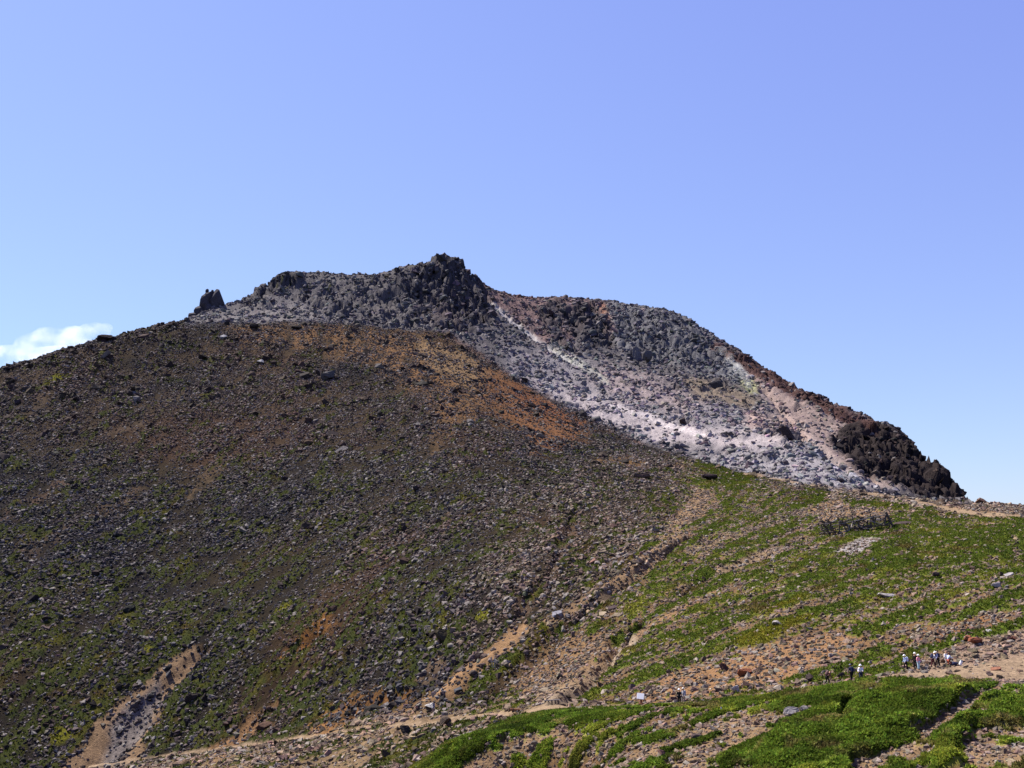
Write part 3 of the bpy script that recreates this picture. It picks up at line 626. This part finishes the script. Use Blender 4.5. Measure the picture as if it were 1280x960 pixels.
drop = {}; used_l = {}
for px, pos, scl, rot, c, zn, nm, q, i, j in BIG:
    if quota[zn] <= 0: continue
    lum = float(np.mean(c)); tone = 'pale' if lum > .2 else ('dark' if lum < .09 else ('brownish' if c[0] > c[2] * 1.35 else 'grey'))
    size = 'large' if px > {'scree': 9, 'crag': 9.5, 'slope': 7, 'spur': 7}.get(zn, 6) else 'mid-sized'
    where = place_words(zn, float(UU[i, j]), float(VV[i, j]))
    lb = (size, tone, zn, where)
    if used_l.get(lb, 0) >= 9: continue
    used_l[lb] = used_l.get(lb, 0) + 1; quota[zn] -= 1; drop.setdefault(nm, []).append(q)
    boulder(pos, scl * 1.1, rot, c, f'{size} {tone} {KIND[zn]} {where}', f'{size} {tone} {KIND[zn]}s {where}')
for nm, P_, rot, scl, c, pick in SETS:
    keep = np.ones(len(P_), bool); keep[drop.get(nm, [])] = False
    stones_object(nm, P_[keep], rot[keep], scl[keep], c[keep], pick[keep])

# boulders one can name: (u, v of the foot, width, height in photograph pixels, colour, label)
NAMED = [
    (412, 474, 24, 17, np.array([.10, .095, .1]), 'largest dark boulder with pale split left face, alone in the upper scree'),
    (380, 473, 13, 10, ST_D * 1.3, 'dark cracked boulder just left of the largest boulder in the scree'),
    (325, 454, 11, 6, np.array([.5, .48, .47]), 'pale flat slab lying in the scree near the orange shoulder'),
    (318, 412, 12, 8, ST_D, 'dark boulder on the orange shoulder right under the dome'),
    (253, 450, 12, 6, ST_D, 'dark low boulder in the scree below the spire rock'),
    (280, 424, 10, 6, np.array([.36, .35, .36]), 'light grey boulder on the brown ground below the spire rock'),
    (370, 412, 14, 6, ST_D, 'long dark boulder on the orange ground under the dome'),
    (130, 427, 20, 9, ST_K, 'black blocky outcrop on the left skyline in front of the cloud'),
    (91, 441, 9, 6, ST_K, 'small dark stone on the left skyline below the cloud'),
    (10, 462, 15, 5, ST_K, 'low dark outcrop at the left end of the skyline'),
    (853, 531, 10, 12, ST_K * 1.2, 'dark pointed boulder standing alone in the pale ash field'),
    (895, 486, 20, 12, ST_G * .8, 'grey boulder with bright top between the fumarole and brown patch'),
    (796, 452, 15, 21, ST_G * 1.9, 'left, taller half of the split grey rock at the foot of the dome rubble'),
    (811, 453, 15, 17, ST_G * 1.4, 'right half of the split grey rock at the foot of the dome rubble'),
    (985, 548, 24, 16, ST_K * 1.3, 'dark rounded outcrop on the pinkish ash above the grey gravel'),
    (497, 342, 11, 8, ST_D, 'round dark boulder balanced on the skyline left of the summit'),
    (484, 347, 9, 6, ST_D, 'smaller dark boulder beside the balanced one left of the summit'),
    (783, 579, 12, 6, ST_D, 'grey boulder on the small orange patch above the green hollow'),
    (888, 600, 22, 8, ST_K * 1.4, 'dark low boulder in the dark green hollow under the ash field'),
    (696, 772, 13, 9, np.array([.25, .24, .27]), 'bluish grey boulder above the gully among green plants'),
    (744, 760, 13, 7, np.array([.33, .30, .30]), 'pale grey boulder beside the tan rubble band of the gully'),
    (766, 763, 12, 6, ST_K * 1.6, 'dark boulder in the tan rubble band of the gully'),
    (905, 838, 14, 9, np.array([.10, .055, .045]), 'dark reddish boulder on the tan bank behind the two standing hikers'),
    (932, 845, 18, 9, np.array([.30, .12, .07]), 'long rust red boulder on the tan bank above the trail'),
    (919, 866, 10, 9, np.array([.55, .50, .47]), 'whitish leaning boulder beside the trail right of the two hikers'),
    (1110, 746, 22, 6, np.array([.42, .38, .37]), 'broad flat pale boulder in the grass above the hiker group'),
    (1262, 722, 11, 7, np.array([.33, .30, .31]), 'grey boulder low in the grass at right edge of slope'),
    (1246, 735, 11, 8, np.array([.38, .35, .36]), 'grey rounded boulder in grass near the right picture edge'),
    (1170, 722, 9, 7, ST_K * 1.5, 'dark angular boulder in the middle of the right grassy slope'),
    (971, 782, 14, 8, np.array([.3, .27, .27]), 'grey boulder between yellow-green cushions on the right slope'),
    (990, 893, 20, 10, np.array([.24, .22, .23]), 'big grey boulder on the near spur above the green shrubs'),
    (1003, 890, 14, 7, np.array([.22, .20, .20]), 'lower grey boulder touching the big one on the near spur'),
    (872, 928, 14, 9, ST_K * 1.6, 'black boulder in the bare strip of the near spur'),
    (828, 944, 12, 7, np.array([.22, .12, .1]), 'brown boulder at the lower edge of the near spur'),
    (507, 918, 17, 10, ST_D * 1.2, 'grey boulder beside dark green shrubs at the foot of the scree'),
    (538, 884, 14, 7, np.array([.40, .38, .37]), 'flat light grey boulder at the end of the bare rib'),
    (700, 850, 12, 8, ST_D, 'dark boulder in the eroded bank above the pale gully'),
    (325, 914, 24, 9, np.array([.10, .06, .045]), 'dark overhanging boulder in the orange scar at the scree foot'),
    (488, 886, 14, 8, ST_D, 'dark boulder in the orange scar above the lower trail'),
    (1223, 806, 18, 9, np.array([.27, .10, .06]), 'large red boulder beside the trail right of the hiker group'),
    (1210, 801, 12, 7, np.array([.25, .10, .06]), 'red boulder behind the large red one beside the trail'),
    (1245, 838, 12, 4, np.array([.26, .12, .08]), 'flat reddish stone on the bare trail right of hikers'),
    (1237, 845, 8, 4, ST_K * 1.5, 'small dark stone on the bare trail near the right edge'),
    (1238, 790, 9, 4, np.array([.6, .56, .52]), 'white slab at the upper edge of the trailside grass strip'),
    (1268, 800, 14, 6, np.array([.2, .09, .06]), 'dark red boulder above the trail at the right picture edge'),
    (1012, 850, 10, 8, ST_K * 1.4, 'dark pointed boulder behind the grass left of stooping hiker'),
    (1051, 847, 9, 7, ST_K * 1.6, 'dark low boulder between stooping hiker and navy hiker'),
    (1130, 655, 22, 4, ST_K * 1.7, 'thin dark ledge of rock in the grass right of the wooden fence'),
    (1227, 627, 20, 8, np.array([.2, .12, .09]), 'brown rock heap on the pass beside the foot of dark crag'),
]
def put(u, v, wpx, hpx, c, label, mesh=None, rz=None):
    p, n, _ = hit(u, v); d = p[1]; wm = wpx * d / F; hm = hpx * d / F
    pos = p + np.array([0, .15 * wm, hm * .38])
    return boulder(pos, (wm * 1.06, wm * .85, hm * 1.2), (random.uniform(-.15, .15), random.uniform(-.15, .15), random.uniform(-.4, .4) if rz is None else rz), np.asarray(c) * .6, label, None, mesh)
for a in NAMED: put(*a)
# the split spire rock left of the dome
def spire_mesh():
    bm = bmesh.new(); rng = random.Random(5)
    for (x, z, w, h, d) in ((-.22, -.1, .52, .86, .5), (-.10, .30, .42, .58, .42), (.20, .02, .60, .92, .55), (-.42, -.22, .5, .5, .5), (-.62, -.34, .5, .42, .5), (.02, -.2, .8, .6, .6), (-.20, .74, .14, .22, .15), (.0, .74, .11, .2, .12)):
        vs = []
        for _ in range(34):
            q = Vector((rng.gauss(0, 1), rng.gauss(0, 1), rng.gauss(0, 1))).normalized()
            q = Vector((math.copysign(abs(q.x) ** .9, q.x), math.copysign(abs(q.y) ** .9, q.y), math.copysign(abs(q.z) ** .9, q.z)))
            vs.append(bm.verts.new((x + q.x * w * .5, q.y * d * .5, z + h * .5 + q.z * h * .5)))
        r = bmesh.ops.convex_hull(bm, input=vs)
        bmesh.ops.delete(bm, geom=[e for e in r['geom_interior'] if isinstance(e, bmesh.types.BMVert)], context='VERTS')
    me = bpy.data.meshes.new('spire_rock'); bm.to_mesh(me); bm.free(); me.materials.append(M_ROCK); return me
p, n, _ = hit(262, 386); d = p[1]
o = link('spire_rock', spire_mesh()); o.location = p + np.array([0, 4, -1.0]); o.scale = (34 * d / F,) * 3; o.color = (.045, .042, .052, 1)
o['label'] = 'tall split spire rock alone on the skyline left of the dome'; o['category'] = 'rock'

# ------------------------------------------------------------------ plants
def leaves(name, weight, n, size, seed, lift=.25, per=1):
    rng = np.random.default_rng(seed); P_, N_, i, j = scatter(weight, n, rng)
    s = size * rng.uniform(.6, 1.4, n)
    d1 = rng.normal(0, 1, (n, 3)); d1[:, 2] = np.abs(d1[:, 2]) * .8 + .25; d1 /= np.linalg.norm(d1, axis=1)[:, None]
    d2 = np.cross(d1, rng.normal(0, 1, (n, 3))); d2 /= np.linalg.norm(d2, axis=1)[:, None] + 1e-9
    base = P_ + np.array([0, 0, 1]) * (rng.random(n) * lift * size)[:, None]
    v = np.stack([base - d2 * s[:, None] * .35, base + d2 * s[:, None] * .35, base + d1 * s[:, None]], 1)
    c = GCOL[i, j] * rng.uniform(.6, 1.6, n)[:, None] * rng.normal(1, .08, (n, 3)); c = np.clip(c, .008, .4)
    me = mesh_np(name, v.reshape(-1, 3), np.arange(n * 3).reshape(n, 3), np.repeat(c, 3, 0), False, M_LEAF)
    return link(name, me, kind='stuff')
gw = ss(.35, .8, GM)
leaves('alpine_grass', gw * (Z_right * (1 - Z_trail)), 230000, .33, 201)
leaves('dwarf_shrub_cover', gw * Z_front, 300000, .22, 202, 1.0)
leaves('scree_moss', gw * (Z_left + .5 * Z_dome) * (1 - Z_trail), 70000, .5, 203)

# ------------------------------------------------------------------ the broken wooden fence on the right slope
M_WOOD = plain('weathered_wood', (.075, .062, .055)); M_WOOD2 = plain('pale_sunlit_wood', (.26, .235, .22))  # pale copy paints sunlit faces onto the fence; stakes and rail are pale themselves
def beam(name, a, b, w_, h_, mat, parent):
    a = Vector(a); b = Vector(b); d = (b - a); L = d.length; q = d.to_track_quat('Z', 'Y')
    bm = bmesh.new(); bmesh.ops.create_cube(bm, size=1)
    for v in bm.verts:
        k = 1.0 if v.co.z < 0 else .82
        v.co = Vector((v.co.x * w_ * k, v.co.y * h_ * k, (v.co.z + .5) * L))
    bmesh.ops.bevel(bm, geom=bm.edges[:], offset=min(w_, h_) * .12, segments=1, affect='EDGES')
    me = bpy.data.meshes.new(name); bm.to_mesh(me); bm.free(); me.materials.append(mat)
    o = link(name, me, parent); o.location = a - Vector(parent.location); o.rotation_euler = q.to_euler(); return o
def thing(name, loc, label, cat, group=None, rz=0):
    o = bpy.data.objects.new(name, None); COL.objects.link(o); o.location = loc; o.rotation_euler = (0, 0, rz)
    o.empty_display_size = .3; o['label'] = label; o['category'] = cat
    if group: o['group'] = group
    return o
A_, B_ = hit(1030, 669)[0], hit(1117, 657)[0]
fence = thing('wooden_fence', tuple((A_ + B_) / 2), 'collapsed dark wooden fence of broken posts and planks on the grassy slope', 'fence')
fr = random.Random(4)
def fp(u, v, off=0.0):
    t = (u - 1030) / 87; return P(u, v, A_[1] * (1 - t) + B_[1] * t + off)
def fbeam(name, u0, v0, u1, v1, w_, h_, mat, off=0.0, off2=None): beam(name, fp(u0, v0, off), fp(u1, v1, off if off2 is None else off2), w_, h_, mat, fence)
for u0, v0, u1, v1, t in ((1107, 640, 1116, 658, .55), (1105, 656, 1108, 641, .38), (1089, 660, 1088, 642, .30), (1094, 658, 1091, 644, .26), (1071, 664, 1065, 646, .26), (1076, 662, 1071, 648, .22), (1049, 668, 1049, 649, .32), (1038, 670, 1030, 655, .34), (1031, 669, 1026, 655, .28), (1060, 668, 1052, 651, .24), (1085, 661, 1084, 650, .22)):
    fbeam('post', u0, v0, u1, v1, t, t * .9, M_WOOD, fr.uniform(-.5, .5))
for u0, v0, u1, v1, t in ((1063, 652.5, 1108, 643.5, .20), (1040, 657, 1108, 643, .16), (1084, 657, 1115, 655, .24), (1060, 661, 1112, 656.5, .22), (1090, 651, 1112, 648, .18)):
    fbeam('rail', u0, v0, u1, v1, t, t, M_WOOD2 if t < .19 else M_WOOD, fr.uniform(-.4, .2))
for u0, v0, u1, v1 in ((1055, 646, 1080, 661), (1079, 661, 1092, 660), (1029, 662, 1036, 670), (1030, 655, 1052, 652), (1060, 655, 1062, 664)):
    fbeam('plank', u0, v0, u1, v1, .24, .09, M_WOOD2, -.7)
for q in range(70):
    u0 = fr.uniform(1026, 1080) if q < 52 else fr.uniform(1070, 1112); t = (u0 - 1026) / 60; v0 = fr.uniform(650 - 2 * t, 668 - 6 * t); an = fr.uniform(-.9, .9) if q % 3 else fr.uniform(1.0, 2.1); L = fr.uniform(4, 11)
    fbeam('plank', u0 - L * math.cos(an), v0 - L * .6 * math.sin(an), u0 + L * math.cos(an), v0 + L * .6 * math.sin(an), fr.uniform(.26, .46), fr.uniform(.14, .3), M_WOOD2 if fr.random() < .22 else M_WOOD, fr.uniform(-.8, 1.0), fr.uniform(-.8, 1.0))

# ------------------------------------------------------------------ trail furniture
M_WHITE = plain('white_board', (.8, .8, .78), .5); M_POST = plain('brown_post', (.16, .075, .045))
def box(name, size, loc, mat, parent, rot=(0, 0, 0), bev=.02):
    bm = bmesh.new(); bmesh.ops.create_cube(bm, size=1)
    for v in bm.verts: v.co = Vector((v.co.x * size[0], v.co.y * size[1], v.co.z * size[2]))
    bmesh.ops.bevel(bm, geom=bm.edges[:], offset=min(bev, min(size) * .3), segments=1, affect='EDGES')
    me = bpy.data.meshes.new(name); bm.to_mesh(me); bm.free(); me.materials.append(mat)
    o = link(name, me, parent); o.location = loc; o.rotation_euler = rot; return o
p, n, _ = hit(801, 881)
t = thing('trail_sign', tuple(p), 'white slanted information board on a short brown stand beside the trail', 'sign', rz=R(-12))
s_ = p[1] / F
box('board', (8.6 * s_, .05, 7.2 * s_), (-.1 * s_, 0, 10.0 * s_), M_WHITE, t, (R(-28), R(6), 0)); box('frame', (9.4 * s_, .04, 8.0 * s_), (-.1 * s_, .06, 9.95 * s_), M_POST, t, (R(-28), R(6), 0))
box('stand', (2.6 * s_, .2, 8.0 * s_), (.6 * s_, .12, 3.8 * s_), M_POST, t); box('foot', (6 * s_, .45, 2.2 * s_), (.4 * s_, .12, .9 * s_), M_POST, t)
p, n, _ = hit(901, 889); s_ = p[1] / F
t = thing('marker_post', tuple(p), 'tiny white marker stake standing in the green spur below the trail', 'marker'); box('stake', (1.3 * s_, .1, 5 * s_), (0, 0, 2.3 * s_), M_WHITE, t, (0, R(-12), 0)); box('cap', (1.5 * s_, .12, .6 * s_), (-.5 * s_, 0, 4.9 * s_), M_POST, t, (0, R(-12), 0))
p, n, _ = hit(617, 836); s_ = p[1] / F
t = thing('stake_pair', tuple(p), 'pair of thin weathered stakes standing on the bare tan rib', 'stakes')
for du, h_, ry in ((-1.5, 14, -5), (1.6, 16, 4)): box('stake', (1.1 * s_, 1.1 * s_, h_ * s_), (du * s_, 0, h_ * s_ * .48), M_WOOD2, t, (0, R(ry), 0))
box('crosspiece', (5 * s_, .09, .8 * s_), (0, -.12, 8 * s_), M_WOOD2, t, (0, R(8), 0))
p, n, _ = hit(690, 880); s_ = p[1] / F
t = thing('log_barrier', tuple(p), 'low wooden barrier of short posts under a pale rail at the gully foot', 'barrier', rz=R(6))
box('rail', (20 * s_, .12, 1.1 * s_), (0, 0, 4.4 * s_), M_WOOD2, t, (0, R(-3), 0))
for q in range(5): box('post', (1.5 * s_, .14, 4.2 * s_), ((-8 + 4 * q) * s_, .0, 1.8 * s_), M_WOOD, t)
p, n, _ = hit(650, 889); s_ = p[1] / F
t = thing('edging_log', tuple(p), 'reddish brown log lying along the trail edge left of the low barrier', 'log', rz=R(8))
box('log', (24 * s_, .28, .30), (0, -.1, .16), M_POST, t, (0, R(4), 0), .08); box('peg', (.12, .12, .5), (-8 * s_, -.3, .2), M_WOOD, t); box('peg', (.12, .12, .5), (8 * s_, -.3, .2), M_WOOD, t)

# ------------------------------------------------------------------ people
M_SKIN = plain('skin', (.42, .25, .17), .6); M_HAIR = plain('hair', (.02, .016, .014), .7)
CLOTH = {}
def cloth(c):
    if c not in CLOTH: CLOTH[c] = plain('fabric', c, .9)
    return CLOTH[c]
def skin(name, chains, mat, parent, root=0, sub=1):
    """chains: lists of (x, y, z, radius) that share their joints"""
    vs, es, rad = [], [], []
    def vid(q):
        for k, v in enumerate(vs):
            if abs(v[0] - q[0]) + abs(v[1] - q[1]) + abs(v[2] - q[2]) < 1e-5: return k
        vs.append(tuple(q[:3])); rad.append(q[3]); return len(vs) - 1
    for ch in chains:
        ids = [vid(q) for q in ch]
        es += [(a, b) for a, b in zip(ids, ids[1:]) if a != b]
    me = bpy.data.meshes.new(name); me.from_pydata(vs, es, []); me.materials.append(mat)
    o = link(name, me, parent); o.modifiers.new('skin', 'SKIN').use_smooth_shade = True
    for k, sv_ in enumerate(me.skin_vertices[0].data): sv_.radius = (rad[k], rad[k]); sv_.use_root = (k == root)
    m = o.modifiers.new('round', 'SUBSURF'); m.levels = sub; m.render_levels = sub
    return o
def person(u, v, face, label, shirt, trousers, hat=None, pack=None, lean=0.0, crouch=0.0, stride=.12, arm=(.15, .1), hgt=1.66, group=None, pos=None, sleeve=True, turn=0.0):
    p = hit(u, v)[0] if pos is None else np.array(pos)
    t = thing('person', tuple(p), label, 'person', group, rz=face); k = hgt / 1.70
    def X(*q): return (q[0] * k, q[1] * k, q[2] * k, q[3] * k)
    hipz = .90 - .42 * crouch; hy = -.16 * crouch
    cl, sl = math.cos(lean), math.sin(lean)
    def T(x, up, r, f=0.0): return X(x, hy + up * sl + f * cl, hipz + up * cl - f * sl, r)     # torso frame
    pel = T(0, 0, .125); waist = T(0, .18, .115); chest = T(0, .38, .135); neck = T(0, .53, .055); 
    hb = T(0, .62, .085, .03); hm = T(0, .69, .098, .04); ht = T(0, .76, .07, .03); nose = T(0, .675, .018, .15); chin = T(0, .60, .045, .09)
    body = [[pel, waist, chest, neck, hb, hm, ht], [hb, chin], [hm, nose]]; up_l, arm_c, leg_c, shoe = [], [], [], []
    for s in (-1, 1):
        sh = T(s * .17, .46, .055); kx = .5 * crouch
        a = arm[0] if s < 0 else arm[1]
        el = (sh[0] / k + s * .05, sh[1] / k + .27 * math.sin(a * 1.2), sh[2] / k - .27 * math.cos(a * 1.2), .042)
        wr = (el[0] + s * .0, el[1] + .24 * math.sin(a * 2.2 + .25), el[2] - .24 * math.cos(a * 2.2 + .25), .028)
        dv = np.array([wr[i] - el[i] for i in range(3)]); dv /= np.linalg.norm(dv); side = np.array([0, 1, 0]) - dv * dv[1]; side /= np.linalg.norm(side) + 1e-6
        palm = np.array(wr[:3]) + dv * .07
        E, W, PM = X(*el), X(*wr), X(*palm, .030)
        body.append([chest, sh, E, W, PM])
        for f, (off, L) in enumerate(((-.030, .062), (-.010, .078), (.010, .083), (.030, .074))):
            b0 = palm + dv * .02 + side * off; b1 = b0 + dv * L * .55 + np.array([-s * .012, 0, 0]); b2 = b1 + dv * L * .45 + np.array([-s * .022, 0, 0])
            body.append([PM, X(*b0, .011), X(*b1, .009), X(*b2, .008)])
        th = np.array(wr[:3]) + dv * .035 + side * .035; th2 = th + dv * .03 + side * .03; body.append([PM, X(*th, .013), X(*th2, .010)])
        fy = s * stride
        hip = X(s * .09, hy, hipz - .03, .085); 
        knee = X(s * .10, hy + fy * .6 + .34 * crouch + .02, (hipz - .44 + .16 * crouch), .060); ank = X(s * .10, fy, .09, .042); toe = X(s * .11, fy + .15, .03, .036); heel = X(s * .10, fy - .04, .04, .035)
        body.append([pel, hip, knee, ank]); 
        g = 1.28
        leg_c.append([(*pel[:3], pel[3] * 1.12), (*hip[:3], hip[3] * g), (*knee[:3], knee[3] * g), (*ank[:3], ank[3] * 1.5)])
        arm_c.append([(*chest[:3], chest[3] * 1.13), (*sh[:3], sh[3] * 1.35), (*E[:3], E[3] * 1.35)] + ([(*W[:3], W[3] * 1.5)] if sleeve else []))
        shoe.append([heel, (*ank[:3], .050 * k), toe])
    skin('body', body, M_SKIN, t)
    skin('shirt', [[(*pel[:3], pel[3] * 1.16), (*waist[:3], waist[3] * 1.16), (*chest[:3], chest[3] * 1.13), (*T(0, .48, .085)[:3], .085 * k)]] + arm_c, cloth(shirt), t)
    skin('trousers', leg_c, cloth(trousers), t)
    for c in shoe: skin('shoe', [c], cloth((.04, .03, .025)), t)
    skin('hair', [[T(0, .66, .085, -.03), T(0, .735, .10, .0), T(0, .775, .07, .02)]], M_HAIR, t)
    if hat:
        bm = bmesh.new(); bmesh.ops.create_uvsphere(bm, u_segments=14, v_segments=8, radius=1)
        for w_ in bm.verts:
            if w_.co.z < 0: w_.co.z *= .05; w_.co.x *= 1.45; w_.co.y *= 1.55
            w_.co = Vector((w_.co.x * .118 * k, w_.co.y * .125 * k, w_.co.z * .125 * k))
        me = bpy.data.meshes.new('hat'); bm.to_mesh(me); bm.free(); me.materials.append(cloth(hat))
        o = link('hat', me, t); q = T(0, .745, 0, .03); o.location = q[:3]; o.rotation_euler = (-lean, 0, 0)
    if pack:
        q = T(0, .30, 0, -.22); o = box('backpack', (.32 * k, .22 * k, .50 * k), q[:3], cloth(pack), t, (-lean, 0, 0), .07)
        for s in (-1, 1): box('strap', (.05 * k, .05 * k, .36 * k), T(s * .11, .38, 0, .135)[:3], cloth(pack), t, (-lean, 0, 0), .01)
    return t
WHITE = (.72, .72, .74); LBLUE = (.45, .52, .72); NAVY = (.025, .028, .06); BLACK = (.018, .017, .018); PINKC = (.70, .30, .36); SKYB = (.42, .60, .66); MAROON = (.10, .035, .04); KHAKI = (.30, .26, .22)
GP = 'hikers on the trail'
person(1133, 838, R(95), 'hiker in pale blue shirt, dark trousers and white cap, leftmost of the standing group', LBLUE, BLACK, WHITE, (.55, .62, .78), .12, 0, .22, group=GP)
person(1144.5, 836, R(150), 'hiker in black with a white sun hat standing between pale blue and pink hikers', BLACK, BLACK, WHITE, None, .0, 0, .06, group=GP, hgt=1.74)
person(1149.5, 837, R(-160), 'hiker in pink top and light blue trousers with a white hat', PINKC, SKYB, WHITE, None, .0, 0, .05, group=GP, hgt=1.60)
person(1166, 834, R(-70), 'hiker in maroon trousers with dark blue backpack bending towards the white capped hiker', WHITE, MAROON, WHITE, NAVY, .45, .15, .16, group=GP)
person(1172.5, 833, R(100), 'hiker in dark clothes with white cap leaning forward beside the backpack wearer', (.35, .38, .55), BLACK, WHITE, NAVY, .35, .1, .2, group=GP)
person(1182.5, 830, R(-150), 'hiker in white shirt crouching at the red rocks behind the seated hiker', WHITE, (.5, .42, .36), (.28, .16, .12), None, .3, .6, .1, group=GP)
person(1187.5, 831, R(-60), 'hiker in blue and white shirt and rust trousers sitting on the stones', LBLUE, (.30, .08, .05), (.14, .07, .05), None, .25, .85, .1, (.5, .6), group=GP)
person(1075.5, 850.5, R(160), 'hiker in white long sleeves and white hat half hidden by the grass edge', (.72, .68, .74), NAVY, WHITE, None, .15, .35, .1, (.5, .4), group=GP)
person(1065, 851, R(20), 'hiker in dark navy jacket with navy backpack half hidden behind the grass', NAVY, BLACK, (.15, .15, .2), NAVY, .2, .15, .1, group=GP)
person(1035, 855, R(-75), 'stooping hiker in maroon brown jacket left of the navy hiker', (.11, .055, .05), BLACK, None, (.10, .06, .06), .7, .3, .15, group=GP)
person(849.5, 882, R(175), 'hiker in black standing on the lower trail beside a khaki hiker', BLACK, BLACK, WHITE, None, 0, 0, .05, group=GP, hgt=1.68)
person(854, 881, R(140), 'hiker in khaki trousers and grey shirt standing right of the black clad hiker', (.42, .40, .42), KHAKI, (.55, .5, .45), (.25, .25, .28), 0, 0, .07, group=GP, hgt=1.72)
# what lies beside the seated hiker
p = hit(1196, 832)[0]; t = thing('rucksack', tuple(p), 'dark rucksack lying on the stones right of the seated hiker', 'bag', rz=R(15))
box('bag', (.75, .4, .38), (0, 0, .18), cloth(NAVY), t, (0, R(8), 0), .12); box('pocket', (.3, .14, .24), (.1, -.25, .15), cloth(BLACK), t, (0, 0, 0), .05)
p = hit(1202, 832)[0]; t = thing('rucksack', tuple(p), 'small white bag propped on the stones right of the dark rucksack', 'bag', rz=R(-10))
box('bag', (.28, .22, .5), (0, 0, .23), cloth(WHITE), t, (0, R(24), 0), .08); box('flap', (.26, .2, .1), (.11, 0, .46), cloth((.3, .34, .4)), t, (0, R(24), 0), .03)

# ------------------------------------------------------------------ steam and cloud
def vapour(name, blobs, density, scale, label, cat, lo=.42, hi=.7, aniso=0.0):
    bm = bmesh.new()
    c0 = Vector(blobs[0][0])
    for (c, r) in blobs:
        m = Matrix.Translation(Vector(c) - c0) @ Matrix.Diagonal((*r, 1)); bmesh.ops.create_icosphere(bm, subdivisions=2, radius=1, matrix=m)
    me = bpy.data.meshes.new(name); bm.to_mesh(me); bm.free()
    o = link(name, me, None, label=label, category=cat); o.location = c0
    rm = o.modifiers.new('merge', 'REMESH'); rm.mode = 'VOXEL'; rm.voxel_size = min(min(r) for c, r in blobs) * .3
    m = bpy.data.materials.new(name); m.use_nodes = True; t = m.node_tree; t.nodes.clear()
    out = t.nodes.new('ShaderNodeOutputMaterial'); pv = t.nodes.new('ShaderNodeVolumePrincipled'); pv.inputs['Color'].default_value = (.97, .97, .97, 1); pv.inputs['Anisotropy'].default_value = aniso
    ge = t.nodes.new('ShaderNodeNewGeometry'); n1 = t.nodes.new('ShaderNodeTexNoise'); n1.inputs['Scale'].default_value = scale; n1.inputs['Detail'].default_value = 4
    mr = t.nodes.new('ShaderNodeMapRange'); mr.interpolation_type = 'SMOOTHSTEP'; mr.inputs[1].default_value = lo; mr.inputs[2].default_value = hi; mr.inputs[3].default_value = 0; mr.inputs[4].default_value = density
    t.links.new(ge.outputs['Position'], n1.inputs['Vector']); t.links.new(n1.outputs['Fac'], mr.inputs[0]); t.links.new(mr.outputs[0], pv.inputs['Density']); t.links.new(pv.outputs[0], out.inputs['Volume'])
    me.materials.append(m); return o
def along(pts, d):
    bl = []
    for (u, v, ru, rv) in pts: k = d / F; bl.append((P(u, v, d), (ru * k, max(ru, rv) * .7 * k, rv * k)))
    return bl
p = hit(936, 482)[0][1]
vapour('steam_plume', along([(936, 480, 6, 7), (931, 470, 7, 8), (922, 460, 7, 8), (912, 448, 7, 8), (903, 438, 7, 7)], p - 6), .085, .22, 'white steam rising from the yellow fumarole below the red rim', 'steam', .35, .7)
p = hit(715, 455)[0][1]
vapour('steam_plume', along([(722, 454, 6, 5), (706, 445, 7, 5), (690, 434, 7, 5), (674, 424, 6, 4)], p - 5), .03, .25, 'thin steam drifting along the white streak under the crags', 'steam', .35, .7)
vapour('cloud', along([(10, 446, 34, 16), (40, 432, 24, 18), (62, 430, 30, 24), (92, 424, 30, 18), (118, 414, 22, 12), (132, 410, 10, 7), (22, 418, 8, 5), (-40, 455, 40, 22), (80, 450, 60, 18)], 4200), .0075, .012, 'small white cloud low in the sky behind the left skyline', 'cloud', .42, .74, .2)
